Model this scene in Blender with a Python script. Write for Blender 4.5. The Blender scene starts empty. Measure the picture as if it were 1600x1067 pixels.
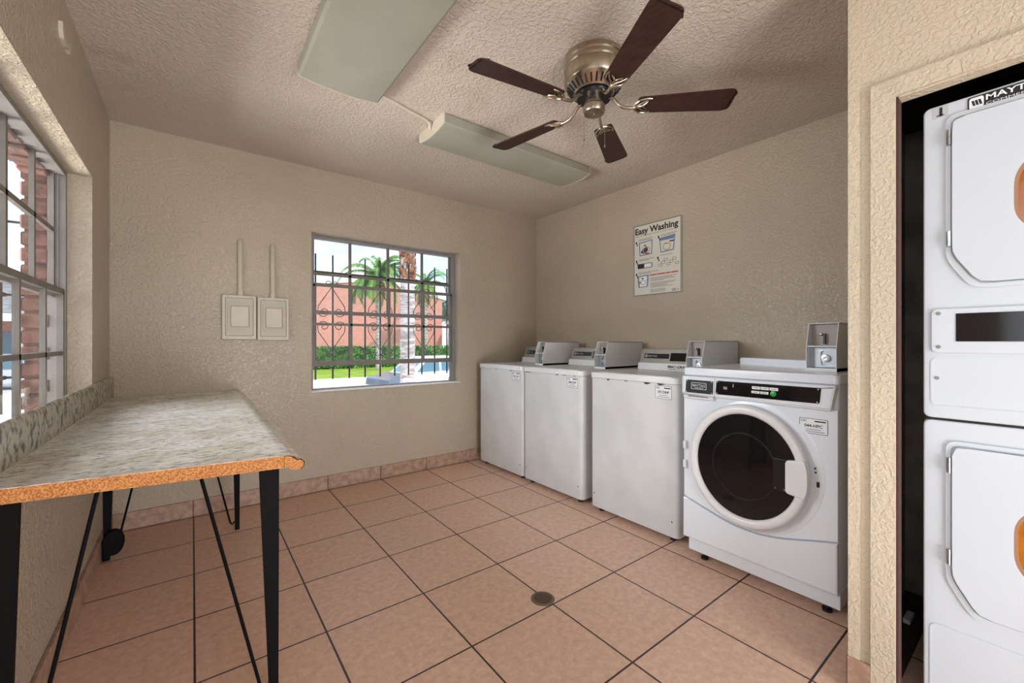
import bpy, bmesh, math, random
from mathutils import Matrix, Vector
random.seed(7)
PI = math.pi
SC = bpy.context.scene
COL = SC.collection

# ------------------------------------------------------------------ camera, sky, sun, large lights, exposure
cam_d = bpy.data.cameras.new('camera'); cam = bpy.data.objects.new('camera', cam_d); COL.objects.link(cam)
cam_d.sensor_width = 36; cam_d.lens = 36 * 652 / 1600; cam_d.clip_start = 0.02; cam_d.clip_end = 500
cam.location = (0, 0, 1.14); cam.rotation_euler = (PI / 2, 0, -math.radians(37.45))
SC.camera = cam
SC.view_settings.view_transform = 'Standard'; SC.view_settings.look = 'None'
SC.view_settings.gamma = 1; SC.view_settings.use_curve_mapping = False
SC.view_settings.exposure = 0.48
SC.cycles.max_bounces = 8; SC.cycles.diffuse_bounces = 5; SC.cycles.transparent_max_bounces = 16
SC.cycles.sample_clamp_indirect = 6

def lin(c):
    return tuple(((v / 255) / 12.92 if v / 255 <= 0.04045 else ((v / 255 + 0.055) / 1.055) ** 2.4) for v in c) + (1,)

w = bpy.data.worlds.new('sky'); SC.world = w; w.use_nodes = True
nt = w.node_tree; nt.nodes.clear()
tc = nt.nodes.new('ShaderNodeTexCoord'); mp = nt.nodes.new('ShaderNodeMapping'); mp.inputs['Scale'].default_value = (1, 1, 2.6)
nz = nt.nodes.new('ShaderNodeTexNoise'); nz.inputs['Scale'].default_value = 2.6; nz.inputs['Detail'].default_value = 7
rp = nt.nodes.new('ShaderNodeValToRGB'); rp.color_ramp.elements[0].position = 0.44; rp.color_ramp.elements[1].position = 0.6
rp.color_ramp.elements[0].color = lin((176, 205, 232)); rp.color_ramp.elements[1].color = lin((244, 247, 252))
bg = nt.nodes.new('ShaderNodeBackground'); bg.inputs['Strength'].default_value = 1.65
ow = nt.nodes.new('ShaderNodeOutputWorld')
nt.links.new(tc.outputs['Generated'], mp.inputs[0]); nt.links.new(mp.outputs[0], nz.inputs['Vector'])
nt.links.new(nz.outputs[0], rp.inputs[0]); nt.links.new(rp.outputs[0], bg.inputs[0]); nt.links.new(bg.outputs[0], ow.inputs[0])

def light(name, kind, loc, energy, size=None, target=None, color=(1, 1, 1), size_y=None, angle=None):
    d = bpy.data.lights.new(name, kind); d.energy = energy; d.color = color
    if size is not None and kind == 'AREA':
        d.shape = 'RECTANGLE'; d.size = size; d.size_y = size_y or size
    if angle is not None: d.angle = angle
    o = bpy.data.objects.new(name, d); COL.objects.link(o); o.location = loc
    if target is not None:
        o.rotation_euler = (Vector(target) - Vector(loc)).to_track_quat('-Z', 'Y').to_euler()
    return o
light('sun', 'SUN', (8, -10, 20), 2.2, target=(0, 6, 0), color=(1, 0.96, 0.9), angle=0.02)
# added lamp standing in for daylight from the unseen doorway behind the camera
light('doorway_fill', 'AREA', (1.1, -3.4, 1.35), 75, 2.4, target=(1.2, 0.0, 1.2), color=(0.92, 0.965, 1), size_y=2.4)
# added lamp outside the left window, strengthening the daylight through it
light('window_fill', 'AREA', (-2.3, 2.75, 2.1), 185, 2.0, target=(1.9, 1.2, 0.8), color=(0.93, 0.97, 1), size_y=1.6)
# added uplight below the left window, brightening the ceiling and right wall
light('ceiling_fill', 'AREA', (-3.5, 2.6, -0.3), 420, 2.6, target=(2.3, 1.2, 2.3), color=(1, 0.98, 0.95), size_y=1.8)
# fill lamp outside the invented side opening, added to light the right wall
light('side_fill', 'AREA', (-3.8, -1.1, 1.75), 55, 2.6, target=(2.0, 0.6, 1.5), color=(0.95, 0.975, 1), size_y=2.0)
# unseen fill lamp near the floor behind the camera, added to lift the ceiling
light('floor_fill', 'AREA', (0.7, -1.6, 0.12), 58, 1.0, target=(1.4, 1.6, 2.7), color=(0.95, 0.975, 1), size_y=1.0)


# ------------------------------------------------------------------ materials
def base_mat(name):
    m = bpy.data.materials.new(name); m.use_nodes = True
    return m, m.node_tree, m.node_tree.nodes['Principled BSDF']
def mat(name, c, rough=0.5, metal=0.0, var=0.0, vscale=8, bump=0.0, bscale=60, c2=None, spec=0.5, stretch=None, coat=0, ramp=(0.4, 0.6), detail=4):
    m, t, b = base_mat(name)
    b.inputs['Base Color'].default_value = lin(c); b.inputs['Roughness'].default_value = rough; b.inputs['Metallic'].default_value = metal
    b.inputs['Specular IOR Level'].default_value = spec; b.inputs['Coat Weight'].default_value = coat
    tc = t.nodes.new('ShaderNodeTexCoord'); mp = t.nodes.new('ShaderNodeMapping')
    if stretch: mp.inputs['Scale'].default_value = stretch
    t.links.new(tc.outputs['Object'], mp.inputs[0])
    if var > 0 or c2:
        n = t.nodes.new('ShaderNodeTexNoise'); n.inputs['Scale'].default_value = vscale; n.inputs['Detail'].default_value = detail
        r = t.nodes.new('ShaderNodeValToRGB')
        if c2 is None: c2 = tuple(max(0, v * (1 - var)) for v in c)
        r.color_ramp.elements[0].color = lin(c2); r.color_ramp.elements[1].color = lin(c)
        r.color_ramp.elements[0].position = ramp[0]; r.color_ramp.elements[1].position = ramp[1]
        t.links.new(mp.outputs[0], n.inputs['Vector']); t.links.new(n.outputs[0], r.inputs[0]); t.links.new(r.outputs[0], b.inputs['Base Color'])
    if bump > 0:
        n = t.nodes.new('ShaderNodeTexNoise'); n.inputs['Scale'].default_value = bscale; n.inputs['Detail'].default_value = 3; n.inputs['Roughness'].default_value = 0.45
        k = t.nodes.new('ShaderNodeBump'); k.inputs['Strength'].default_value = 1; k.inputs['Distance'].default_value = bump
        t.links.new(mp.outputs[0], n.inputs['Vector']); t.links.new(n.outputs[0], k.inputs['Height']); t.links.new(k.outputs[0], b.inputs['Normal'])
    return m

def plaster(name, c, bump, sc, rough=0.5, dirt=0.12, blotch=None):
    """painted knockdown plaster: soft blobs of relief and faint wear"""
    m, t, b = base_mat(name)
    L = t.links.new; N = t.nodes.new
    tc = N('ShaderNodeTexCoord')
    n1 = N('ShaderNodeTexNoise'); n1.inputs['Scale'].default_value = sc; n1.inputs['Detail'].default_value = 2.5; n1.inputs['Distortion'].default_value = 0.6
    r1 = N('ShaderNodeValToRGB'); r1.color_ramp.elements[0].position = 0.42; r1.color_ramp.elements[1].position = 0.62
    k = N('ShaderNodeBump'); k.inputs['Distance'].default_value = bump; k.inputs['Strength'].default_value = 1
    L(tc.outputs['Object'], n1.inputs['Vector']); L(n1.outputs[0], r1.inputs[0]); L(r1.outputs[0], k.inputs['Height']); L(k.outputs[0], b.inputs['Normal'])
    n2 = N('ShaderNodeTexNoise'); n2.inputs['Scale'].default_value = 1.3; n2.inputs['Detail'].default_value = 5
    r2 = N('ShaderNodeValToRGB'); r2.color_ramp.elements[0].position = 0.3; r2.color_ramp.elements[1].position = 0.65
    r2.color_ramp.elements[0].color = lin(tuple(v * (1 - dirt) for v in c)); r2.color_ramp.elements[1].color = lin(c)
    L(tc.outputs['Object'], n2.inputs['Vector']); L(n2.outputs[0], r2.inputs[0])
    out = r2.outputs[0]
    if blotch:
        n3 = N('ShaderNodeTexNoise'); n3.inputs['Scale'].default_value = 2.2; n3.inputs['Detail'].default_value = 6
        r3 = N('ShaderNodeValToRGB'); r3.color_ramp.elements[0].position = 0.62; r3.color_ramp.elements[1].position = 0.76
        mx = N('ShaderNodeMix'); mx.data_type = 'RGBA'; mx.inputs['B'].default_value = lin(blotch)
        mm = N('ShaderNodeMath'); mm.operation = 'MULTIPLY'; mm.inputs[1].default_value = 0.45
        L(tc.outputs['Object'], n3.inputs['Vector']); L(n3.outputs[0], r3.inputs[0]); L(r3.outputs[0], mm.inputs[0])
        L(mm.outputs[0], mx.inputs['Factor']); L(out, mx.inputs['A']); out = mx.outputs['Result']
    L(out, b.inputs['Base Color'])
    b.inputs['Roughness'].default_value = rough; b.inputs['Specular IOR Level'].default_value = 0.4
    return m

def tile_mat(name, bw, bh, mortar, c1, c2, cm, loc=(0, 0, 0), rot=(0, 0, 0), offset=0.0, bump=0.002, rough=0.45, speck=True, nscale=14):
    m, t, b = base_mat(name); L = t.links.new; N = t.nodes.new
    tc = N('ShaderNodeTexCoord'); mp = N('ShaderNodeMapping'); mp.vector_type = 'POINT'
    mp.inputs['Rotation'].default_value = rot; mp.inputs['Location'].default_value = loc
    L(tc.outputs['Object'], mp.inputs[0])
    br = N('ShaderNodeTexBrick'); br.offset = offset; br.offset_frequency = 2; br.squash = 1
    br.inputs['Scale'].default_value = 1; br.inputs['Brick Width'].default_value = bw; br.inputs['Row Height'].default_value = bh
    br.inputs['Mortar Size'].default_value = mortar; br.inputs['Mortar Smooth'].default_value = 0.15
    br.inputs['Color1'].default_value = lin(c1); br.inputs['Color2'].default_value = lin(c2); br.inputs['Mortar'].default_value = lin(cm)
    L(mp.outputs[0], br.inputs['Vector'])
    n = N('ShaderNodeTexNoise'); n.inputs['Scale'].default_value = nscale; n.inputs['Detail'].default_value = 8; n.inputs['Roughness'].default_value = 0.7
    r = N('ShaderNodeValToRGB'); r.color_ramp.elements[0].position = 0.3; r.color_ramp.elements[1].position = 0.72
    r.color_ramp.elements[0].color = (0.74, 0.70, 0.68, 1); r.color_ramp.elements[1].color = (1.14, 1.13, 1.12, 1)
    mx = N('ShaderNodeMix'); mx.data_type = 'RGBA'; mx.blend_type = 'MULTIPLY'; mx.inputs['Factor'].default_value = 0.85 if speck else 0.3
    L(tc.outputs['Object'], n.inputs['Vector']); L(n.outputs[0], r.inputs[0]); L(br.outputs['Color'], mx.inputs['A']); L(r.outputs[0], mx.inputs['B'])
    L(mx.outputs['Result'], b.inputs['Base Color'])
    ad = N('ShaderNodeMath'); ad.operation = 'MULTIPLY_ADD'; ad.inputs[1].default_value = -1.0
    ns = N('ShaderNodeMath'); ns.operation = 'MULTIPLY'; ns.inputs[1].default_value = 0.25
    L(n.outputs[0], ns.inputs[0]); L(br.outputs['Fac'], ad.inputs[0]); L(ns.outputs[0], ad.inputs[2])
    k = N('ShaderNodeBump'); k.inputs['Distance'].default_value = bump; L(ad.outputs[0], k.inputs['Height']); L(k.outputs[0], b.inputs['Normal'])
    b.inputs['Roughness'].default_value = rough
    return m

def glass_mat(name, tint=(0.97, 0.98, 0.98), haze=0.04):
    m = bpy.data.materials.new(name); m.use_nodes = True; t = m.node_tree; t.nodes.clear(); N = t.nodes.new; L = t.links.new
    tr = N('ShaderNodeBsdfTransparent'); tr.inputs[0].default_value = tint + (1,)
    gl = N('ShaderNodeBsdfGlossy'); gl.inputs['Roughness'].default_value = 0.02
    df = N('ShaderNodeBsdfDiffuse'); df.inputs[0].default_value = (0.75, 0.77, 0.78, 1)
    lw = N('ShaderNodeLayerWeight'); lw.inputs[0].default_value = 0.5
    pw = N('ShaderNodeMath'); pw.operation = 'POWER'; pw.inputs[1].default_value = 4
    fr = N('ShaderNodeMath'); fr.operation = 'MULTIPLY_ADD'; fr.inputs[1].default_value = 0.55; fr.inputs[2].default_value = 0.03
    L(lw.outputs['Facing'], pw.inputs[0]); L(pw.outputs[0], fr.inputs[0])
    a = N('ShaderNodeMixShader'); c = N('ShaderNodeMixShader'); c.inputs[0].default_value = haze
    o = N('ShaderNodeOutputMaterial')
    L(fr.outputs[0], a.inputs[0]); L(tr.outputs[0], a.inputs[1]); L(gl.outputs[0], a.inputs[2])
    L(a.outputs[0], c.inputs[1]); L(df.outputs[0], c.inputs[2]); L(c.outputs[0], o.inputs[0])
    return m

M = {}
M['wall'] = plaster('beige_wall_paint', (184, 169, 148), 0.0024, 70, 0.36, 0.06)
M['wall_front'] = plaster('cream_knockdown_plaster', (196, 181, 158), 0.0014, 80, 0.5, 0.05)
M['ceiling'] = plaster('textured_ceiling_paint', (200, 187, 172), 0.0026, 60, 0.5, 0.06, blotch=(150, 128, 92))
M['floor'] = tile_mat('terracotta_floor_tiles', 0.4119, 0.4136, 0.0038, (226, 190, 166), (219, 183, 160), (70, 52, 43),
                      loc=(-0.8302 + 0.4119 * 40, -3.398 + 0.4136 * 40, 0), nscale=34)
M['base_b'] = mat('terracotta_skirting_tile', (178, 143, 120), 0.5, var=0.16, vscale=22, bump=0.0008, bscale=60)
M['grout'] = mat('dark_grout', (92, 74, 62), 0.9)
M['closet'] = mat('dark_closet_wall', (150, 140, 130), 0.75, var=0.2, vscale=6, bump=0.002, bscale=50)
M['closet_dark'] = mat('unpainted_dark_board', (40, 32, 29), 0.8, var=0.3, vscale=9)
M['darkwood'] = mat('dark_brown_timber', (62, 48, 40), 0.7, var=0.3, vscale=10, stretch=(1, 8, 8))
M['redwood'] = mat('reddish_board_edge', (72, 44, 38), 0.8)
M['white'] = mat('white_appliance_enamel', (222, 222, 222), 0.28, var=0.03, vscale=3, spec=0.5)
M['white_cool'] = mat('cool_white_enamel', (220, 224, 230), 0.22)
M['white_warm'] = mat('aged_white_enamel', (209, 209, 208), 0.35, var=0.04, vscale=4)
M['grey_console'] = mat('light_grey_console', (176, 174, 166), 0.4)
M['black'] = mat('black_plastic', (22, 21, 22), 0.3)
M['black_gloss'] = mat('black_glossy_panel', (16, 15, 18), 0.08)
M['ink'] = mat('black_print', (18, 18, 20), 0.6)
M['leg'] = mat('black_painted_steel', (14, 11, 12), 0.6, spec=0.08)
M['nickel'] = mat('brushed_nickel', (186, 172, 152), 0.3, metal=1.0, var=0.1, vscale=30, stretch=(1, 1, 0.1))
M['steel'] = mat('galvanised_steel', (190, 192, 194), 0.28, metal=1.0, var=0.15, vscale=20)
M['inner_metal'] = mat('grey_inner_metal', (168, 172, 176), 0.35, metal=0.6)
M['blade'] = mat('dark_walnut_blade', (60, 36, 29), 0.5, var=0.22, vscale=14, stretch=(6, 1, 6), spec=0.3)
M['fixture'] = mat('aged_acrylic_diffuser', (156, 153, 139), 0.45, var=0.05, vscale=3)
M['fixture_end'] = mat('cream_fixture_end', (198, 190, 170), 0.5)
M['cable'] = mat('painted_white_cable', (205, 195, 180), 0.6)
M['alu'] = mat('weathered_aluminium', (120, 112, 103), 0.55, metal=0.15, var=0.08, vscale=9)
M['alu_light'] = mat('pale_aluminium', (138, 132, 126), 0.5, metal=0.15, var=0.05, vscale=9)
M['glass'] = glass_mat('window_glass')
M['glass_dirty'] = glass_mat('dusty_window_glass', (0.94, 0.955, 0.975), 0.06)
M['box'] = mat('tan_painted_plastic', (176, 164, 142), 0.4)
M['box_rim'] = mat('tan_painted_rim', (190, 178, 156), 0.4)
M['box_edge'] = mat('dark_cover_recess', (140, 128, 108), 0.5)
M['paper'] = mat('off_white_poster', (208, 204, 190), 0.5)
M['label'] = mat('white_sticker', (226, 227, 230), 0.4)
M['blue'] = mat('blue_print', (96, 124, 160), 0.5)
M['navy'] = mat('navy_print', (38, 48, 92), 0.5)
M['redink'] = mat('red_print', (178, 64, 66), 0.5)
M['greyink'] = mat('grey_print', (128, 124, 116), 0.6)
M['tanink'] = mat('tan_print', (170, 158, 112), 0.6)
M['green'] = mat('green_button', (40, 150, 62), 0.3)
M['dryer_white'] = mat('dryer_white_enamel', (192, 197, 202), 0.5, spec=0.3)
M['gasket'] = mat('brown_window_gasket', (150, 108, 78), 0.5)
M['grate'] = mat('worn_brown_grate', (122, 100, 86), 0.5, metal=0.4)
M['coin_plate'] = mat('taupe_coin_plate', (158, 148, 140), 0.45)
M['amber'] = mat('amber_door_glass', (198, 124, 18), 0.08, c2=(150, 84, 10), var=0.2, vscale=5, coat=0.5)
M['silver'] = mat('silver_sticker', (176, 178, 180), 0.35)
M['rust'] = mat('rust_chip', (52, 34, 26), 0.9)
M['bars'] = mat('black_wrought_iron', (24, 23, 26), 0.5)
M['brick_out'] = tile_mat('red_brick_veneer', 0.21, 0.075, 0.006, (150, 84, 66), (132, 70, 58), (150, 130, 116), rot=(PI / 2, 0, 0), offset=0.5, rough=0.9, nscale=30, bump=0.004)
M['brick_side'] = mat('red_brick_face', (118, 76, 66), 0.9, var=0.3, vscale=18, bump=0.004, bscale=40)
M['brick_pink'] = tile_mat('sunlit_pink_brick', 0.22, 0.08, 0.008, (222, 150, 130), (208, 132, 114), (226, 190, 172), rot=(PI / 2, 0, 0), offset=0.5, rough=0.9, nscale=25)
M['roof'] = mat('grey_shingle', (150, 148, 150), 0.9, var=0.2, vscale=3)
M['fascia'] = mat('white_fascia', (235, 232, 225), 0.6)
M['lawn'] = mat('sunlit_lawn', (136, 158, 40), 0.9, c2=(112, 138, 30), vscale=1.2, bump=0.02, bscale=10)
M['hedge'] = mat('hedge_leaves', (122, 168, 84), 0.7, c2=(58, 104, 42), vscale=2.5)
M['hedge_core'] = mat('hedge_shade', (40, 76, 30), 0.9)
M['road'] = mat('pale_concrete', (205, 204, 206), 0.9, var=0.06, vscale=1)
M['asphalt'] = mat('grey_asphalt', (150, 150, 156), 0.9, var=0.1, vscale=1)
M['trunk'] = mat('grey_palm_bark', (200, 190, 184), 0.9, c2=(150, 136, 128), vscale=4, stretch=(1, 1, 4), bump=0.02, bscale=12)
M['boots'] = mat('brown_frond_stubs', (168, 116, 78), 0.9, c2=(96, 54, 34), vscale=8)
M['frond'] = mat('green_palm_leaf', (112, 158, 58), 0.6, c2=(66, 112, 44), vscale=1.5)
M['frond_dry'] = mat('dry_palm_leaf', (182, 170, 96), 0.7, var=0.2, vscale=3)
M['carpaint'] = mat('white_car_paint', (236, 238, 242), 0.25, coat=0.5)
M['cardark'] = mat('dark_blue_grey_paint', (96, 108, 122), 0.3, coat=0.5)
M['carglass'] = mat('car_window_glass', (88, 124, 140), 0.08, coat=0.5)
M['tyre'] = mat('black_tyre', (28, 28, 30), 0.8)
M['carsilver'] = mat('silver_car_paint', (196, 202, 214), 0.25, coat=0.5)
M['foliage'] = mat('grey_green_foliage', (120, 160, 130), 0.8, c2=(74, 112, 84), vscale=2)

def counter_mat(name):
    m, t, b = base_mat(name); L = t.links.new; N = t.nodes.new
    tc = N('ShaderNodeTexCoord'); mp = N('ShaderNodeMapping'); mp.inputs['Scale'].default_value = (15, 46, 24)
    mp.inputs['Rotation'].default_value = (0, 0, 0.12)
    n = N('ShaderNodeTexNoise'); n.inputs['Scale'].default_value = 2.0; n.inputs['Detail'].default_value = 7; n.inputs['Roughness'].default_value = 0.68; n.inputs['Distortion'].default_value = 0.9
    r = N('ShaderNodeValToRGB'); e = r.color_ramp.elements
    e[0].position = 0.33; e[0].color = lin((72, 72, 74)); e[1].position = 0.56; e[1].color = lin((232, 231, 226))
    for p, c in ((0.395, (146, 146, 146)), (0.43, (190, 187, 182)), (0.48, (218, 215, 208))):
        q = e.new(p); q.color = lin(c)
    L(tc.outputs['Object'], mp.inputs[0]); L(mp.outputs[0], n.inputs['Vector']); L(n.outputs[0], r.inputs[0])
    n2 = N('ShaderNodeTexNoise'); n2.inputs['Scale'].default_value = 7; n2.inputs['Detail'].default_value = 4
    r2 = N('ShaderNodeValToRGB'); r2.color_ramp.elements[0].position = 0.4; r2.color_ramp.elements[1].position = 0.62
    r2.color_ramp.elements[0].color = lin((232, 226, 216)); r2.color_ramp.elements[1].color = (1, 1, 1, 1)
    mx = N('ShaderNodeMix'); mx.data_type = 'RGBA'; mx.blend_type = 'MULTIPLY'; mx.inputs['Factor'].default_value = 1
    L(tc.outputs['Object'], n2.inputs['Vector']); L(n2.outputs[0], r2.inputs[0]); L(r.outputs[0], mx.inputs['A']); L(r2.outputs[0], mx.inputs['B'])
    L(mx.outputs['Result'], b.inputs['Base Color']); b.inputs['Roughness'].default_value = 0.22
    return m
M['counter'] = counter_mat('granite_pattern_laminate')
M['counter_dark'] = mat('granite_backsplash_laminate', (176, 168, 152), 0.35, c2=(84, 78, 72), vscale=2.4, stretch=(24, 17, 15), ramp=(0.36, 0.54), detail=7)
M['particle'] = mat('raw_particleboard', (206, 142, 82), 0.85, c2=(152, 92, 44), vscale=260, bump=0.0008, bscale=150, detail=3)

# ------------------------------------------------------------------ mesh helpers
class MB:
    def __init__(s, mtx=None): s.bm = bmesh.new(); s.T = mtx or Matrix.Identity(4)
    def v(s, p): return s.bm.verts.new(s.T @ Vector(p))
    def f(s, vs):
        try: return s.bm.faces.new(vs)
        except ValueError: return None
    def box(s, a, b, bev=0.0, seg=2):
        n0 = len(s.bm.verts)
        vs = [s.v((x, y, z)) for x in (a[0], b[0]) for y in (a[1], b[1]) for z in (a[2], b[2])]
        fs = []
        for q in ((0, 1, 3, 2), (4, 6, 7, 5), (0, 4, 5, 1), (2, 3, 7, 6), (0, 2, 6, 4), (1, 5, 7, 3)):
            fs.append(s.f([vs[i] for i in q]))
        if bev > 0:
            es = {e for f_ in fs for e in f_.edges}
            bmesh.ops.bevel(s.bm, geom=list(es), offset=bev, segments=seg, affect='EDGES', profile=0.5)
        return s
    def prism(s, pts, h0, h1, bev=0.0):
        """polygon in local xy extruded along local z from h0 to h1"""
        a = [s.v((p[0], p[1], h0)) for p in pts]; b = [s.v((p[0], p[1], h1)) for p in pts]
        n = len(pts); s.f(a[::-1]); top = s.f(b)
        for i in range(n): s.f([a[i], a[(i + 1) % n], b[(i + 1) % n], b[i]])
        if bev > 0 and top is not None:
            bmesh.ops.bevel(s.bm, geom=list(top.edges), offset=bev, segments=2, affect='EDGES', profile=0.5)
        return s
    def ring(s, o, i, h0, h1):
        n = len(o); V = [[s.v((p[0], p[1], h)) for p in L] for L in (o, i) for h in (h0, h1)]
        o0, o1, i0, i1 = V
        for k in range(n):
            j = (k + 1) % n
            s.f([o0[k], o0[j], o1[j], o1[k]]); s.f([i0[j], i0[k], i1[k], i1[j]])
            s.f([o1[k], o1[j], i1[j], i1[k]]); s.f([o0[j], o0[k], i0[k], i0[j]])
        return s
    def lathe(s, prof, n=32, cap=True):
        """profile of (r, z) turned about the local z axis"""
        R = []
        for r, z in prof: R.append([s.v((r * math.cos(2 * PI * k / n), r * math.sin(2 * PI * k / n), z)) for k in range(n)])
        for a, b in zip(R, R[1:]):
            for k in range(n): s.f([a[k], a[(k + 1) % n], b[(k + 1) % n], b[k]])
        if cap: s.f(R[0][::-1]); s.f(R[-1])
        return s
    def tube(s, pts, r, n=8, r1=None, flat=1.0):
        pts = [Vector(p) for p in pts]; R = []; m = len(pts)
        up = None
        for i, p in enumerate(pts):
            d = (pts[min(i + 1, m - 1)] - pts[max(i - 1, 0)]).normalized()
            if up is None:
                up = Vector((0, 0, 1)) if abs(d.z) < 0.9 else Vector((1, 0, 0))
            a = d.cross(up).normalized(); b = a.cross(d).normalized(); up = b
            rr = r if r1 is None else r + (r1 - r) * i / (m - 1)
            R.append([s.v(p + a * (rr * math.cos(2 * PI * k / n)) + b * (rr * flat * math.sin(2 * PI * k / n))) for k in range(n)])
        for a, b in zip(R, R[1:]):
            for k in range(n): s.f([a[k], a[(k + 1) % n], b[(k + 1) % n], b[k]])
        s.f(R[0][::-1]); s.f(R[-1]); return s
    def text(s, body, o, h, bold=0.0, depth=0.0006, width=None, align='LEFT', shear=0.0):
        """flat lettering in the local xy plane, cap height about h"""
        c = bpy.data.curves.new('lettering', 'FONT'); c.body = body; c.size = 1.0; c.align_x = align; c.offset = bold; c.shear = shear
        c.resolution_u = 3
        ob = bpy.data.objects.new('lettering', c); COL.objects.link(ob)
        bpy.context.view_layer.update()
        dg = bpy.context.evaluated_depsgraph_get()
        me = bpy.data.meshes.new_from_object(ob.evaluated_get(dg)); bpy.data.objects.remove(ob)
        if me.vertices:
            xs = [q.co.x for q in me.vertices]; k = h / 0.72
            kx = k if width is None else width / max(1e-6, max(xs) - min(xs))
            off = -min(xs) * kx if (width is not None and align == 'LEFT') else 0
            vm = [s.v((o[0] + off + q.co.x * kx, o[1] + q.co.y * k, o[2] + depth)) for q in me.vertices]
            for p in me.polygons: s.f([vm[i] for i in p.vertices])
        bpy.data.meshes.remove(me)
        return s
    def build(s, name, m, parent=None, smooth=None):
        s.bm.normal_update()
        bmesh.ops.recalc_face_normals(s.bm, faces=s.bm.faces)
        me = bpy.data.meshes.new(name); s.bm.to_mesh(me); s.bm.free()
        me.materials.append(M[m] if isinstance(m, str) else m)
        if smooth is not None:
            for p in me.polygons: p.use_smooth = True
            me.set_sharp_from_angle(angle=math.radians(smooth))
            for p in me.polygons:
                if len(p.vertices) > 4: p.use_smooth = False   # flat panels stay flat
        o = bpy.data.objects.new(name, me); COL.objects.link(o)
        if parent is not None:
            o.parent = parent; me.transform(parent_world(parent).inverted())
        return o
def pieces(mb, name, m, parent, smooth=None):
    """each separate piece of the mesh becomes a part of its own"""
    bm = mb.bm; seen = set(); bm.verts.ensure_lookup_table(); out = []
    for v0 in bm.verts:
        if v0.index in seen or v0 in seen: continue
        st = [v0]; comp = []; seen.add(v0)
        while st:
            v = st.pop(); comp.append(v)
            for e in v.link_edges:
                q = e.other_vert(v)
                if q not in seen: seen.add(q); st.append(q)
        n = MB(); mp = {v: n.bm.verts.new(v.co) for v in comp}
        for f in {f for v in comp for f in v.link_faces}: n.bm.faces.new([mp[v] for v in f.verts])
        out.append(n.build(name, m, parent, smooth))
    bm.free(); return out
def parent_world(p):
    m = Matrix.Translation(p.location)
    while p.parent: p = p.parent; m = Matrix.Translation(p.location) @ m
    return m
def thing(name, label, cat, loc, group=None, kind=None):
    o = bpy.data.objects.new(name, None); COL.objects.link(o); o.location = loc; o.empty_display_size = 0.1
    if kind: o['kind'] = kind
    if label: o['label'] = label
    if cat: o['category'] = cat
    if group: o['group'] = group
    return o
def tag(o, label, cat, group=None, kind=None):
    o['label'] = label; o['category'] = cat
    if group: o['group'] = group
    if kind: o['kind'] = kind
    return o
def struct(o): o['kind'] = 'structure'; return o
def face(x, y, z):
    """local frame on a surface facing -x: local x runs to -y (to the right as seen), local y up, local z out"""
    return Matrix(((0, 0, -1, x), (-1, 0, 0, y), (0, 1, 0, z), (0, 0, 0, 1)))
def face_y(x, y, z):
    """local frame on a surface facing -y: local x along +x, local y up, local z out"""
    return Matrix(((1, 0, 0, x), (0, 0, -1, y), (0, 1, 0, z), (0, 0, 0, 1)))
def rrect(x0, y0, x1, y1, r, n=5):
    P = []
    for cx, cy, a in ((x1 - r, y1 - r, 0), (x0 + r, y1 - r, 90), (x0 + r, y0 + r, 180), (x1 - r, y0 + r, 270)):
        for k in range(n + 1):
            t = math.radians(a + 90 * k / n); P.append((cx + r * math.cos(t), cy + r * math.sin(t)))
    return P
def rpoly(pts, r, n=4):
    """round the corners of a polygon"""
    out = []; m = len(pts)
    for i in range(m):
        p = Vector(pts[i]); a = Vector(pts[i - 1]); b = Vector(pts[(i + 1) % m])
        ua = (a - p).normalized(); ub = (b - p).normalized()
        s0 = p + ua * r; s1 = p + ub * r
        for k in range(n + 1):
            t = k / n; q = s0 * (1 - t) ** 2 + p * 2 * t * (1 - t) + s1 * t ** 2; out.append((q.x, q.y))
    return out

# ------------------------------------------------------------------ room shell
XL, XR, YB, ZC = -0.39, 2.955, 3.42, 2.455
YF = -2.0            # wall behind the camera (open doorway)
XP = 1.713           # face of the closet wall
W2 = (0.713, 2.005, 0.755, 1.972)   # window 2 opening x0 x1 z0 z1
W1 = (1.56, 2.877, 0.78, 1.945)     # window 1 opening y0 y1 z0 z1
fl = MB(); fl.box((XL - 0.3, YF - 0.4, -0.12), (XR + 0.3, YB + 0.22, 0)); struct(fl.build('floor', 'floor'))
c = MB(); c.box((XL - 0.3, YF - 0.4, ZC), (XR + 0.3, YB + 0.3, ZC + 0.15)); struct(c.build('ceiling', 'ceiling'))
b = MB()
T = 0.145
b.box((XL, YB, 0), (W2[0], YB + T, ZC)); b.box((W2[1], YB, 0), (XR, YB + T, ZC))
b.box((W2[0], YB, 0), (W2[1], YB + T, W2[2])); b.box((W2[0], YB, W2[3]), (W2[1], YB + T, ZC))
bmesh.ops.remove_doubles(b.bm, verts=b.bm.verts, dist=1e-5)
struct(b.build('wall_back', 'wall'))
b = MB(); T1 = 0.13
b.box((XL - T1, YF, 0), (XL, -1.35, ZC)); b.box((XL - T1, 0.2, 0), (XL, W1[0], ZC)); b.box((XL - T1, -1.35, 0), (XL, 0.2, 0.8)); b.box((XL - T1, -1.35, 2.15), (XL, 0.2, ZC))   # unseen opening beside the camera, invented to let in fill light
b.box((XL - T1, W1[1], 0), (XL, YB + T, ZC))
b.box((XL - T1, W1[0], 0), (XL, W1[1], W1[2])); b.box((XL - T1, W1[0], W1[3]), (XL, W1[1], ZC))
wl = struct(b.build('wall_left', 'wall'))
b = MB(); b.box((XR, 0.437, 0), (XR + 0.12, YB + T, ZC)); struct(b.build('wall_right', 'wall'))
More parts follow.
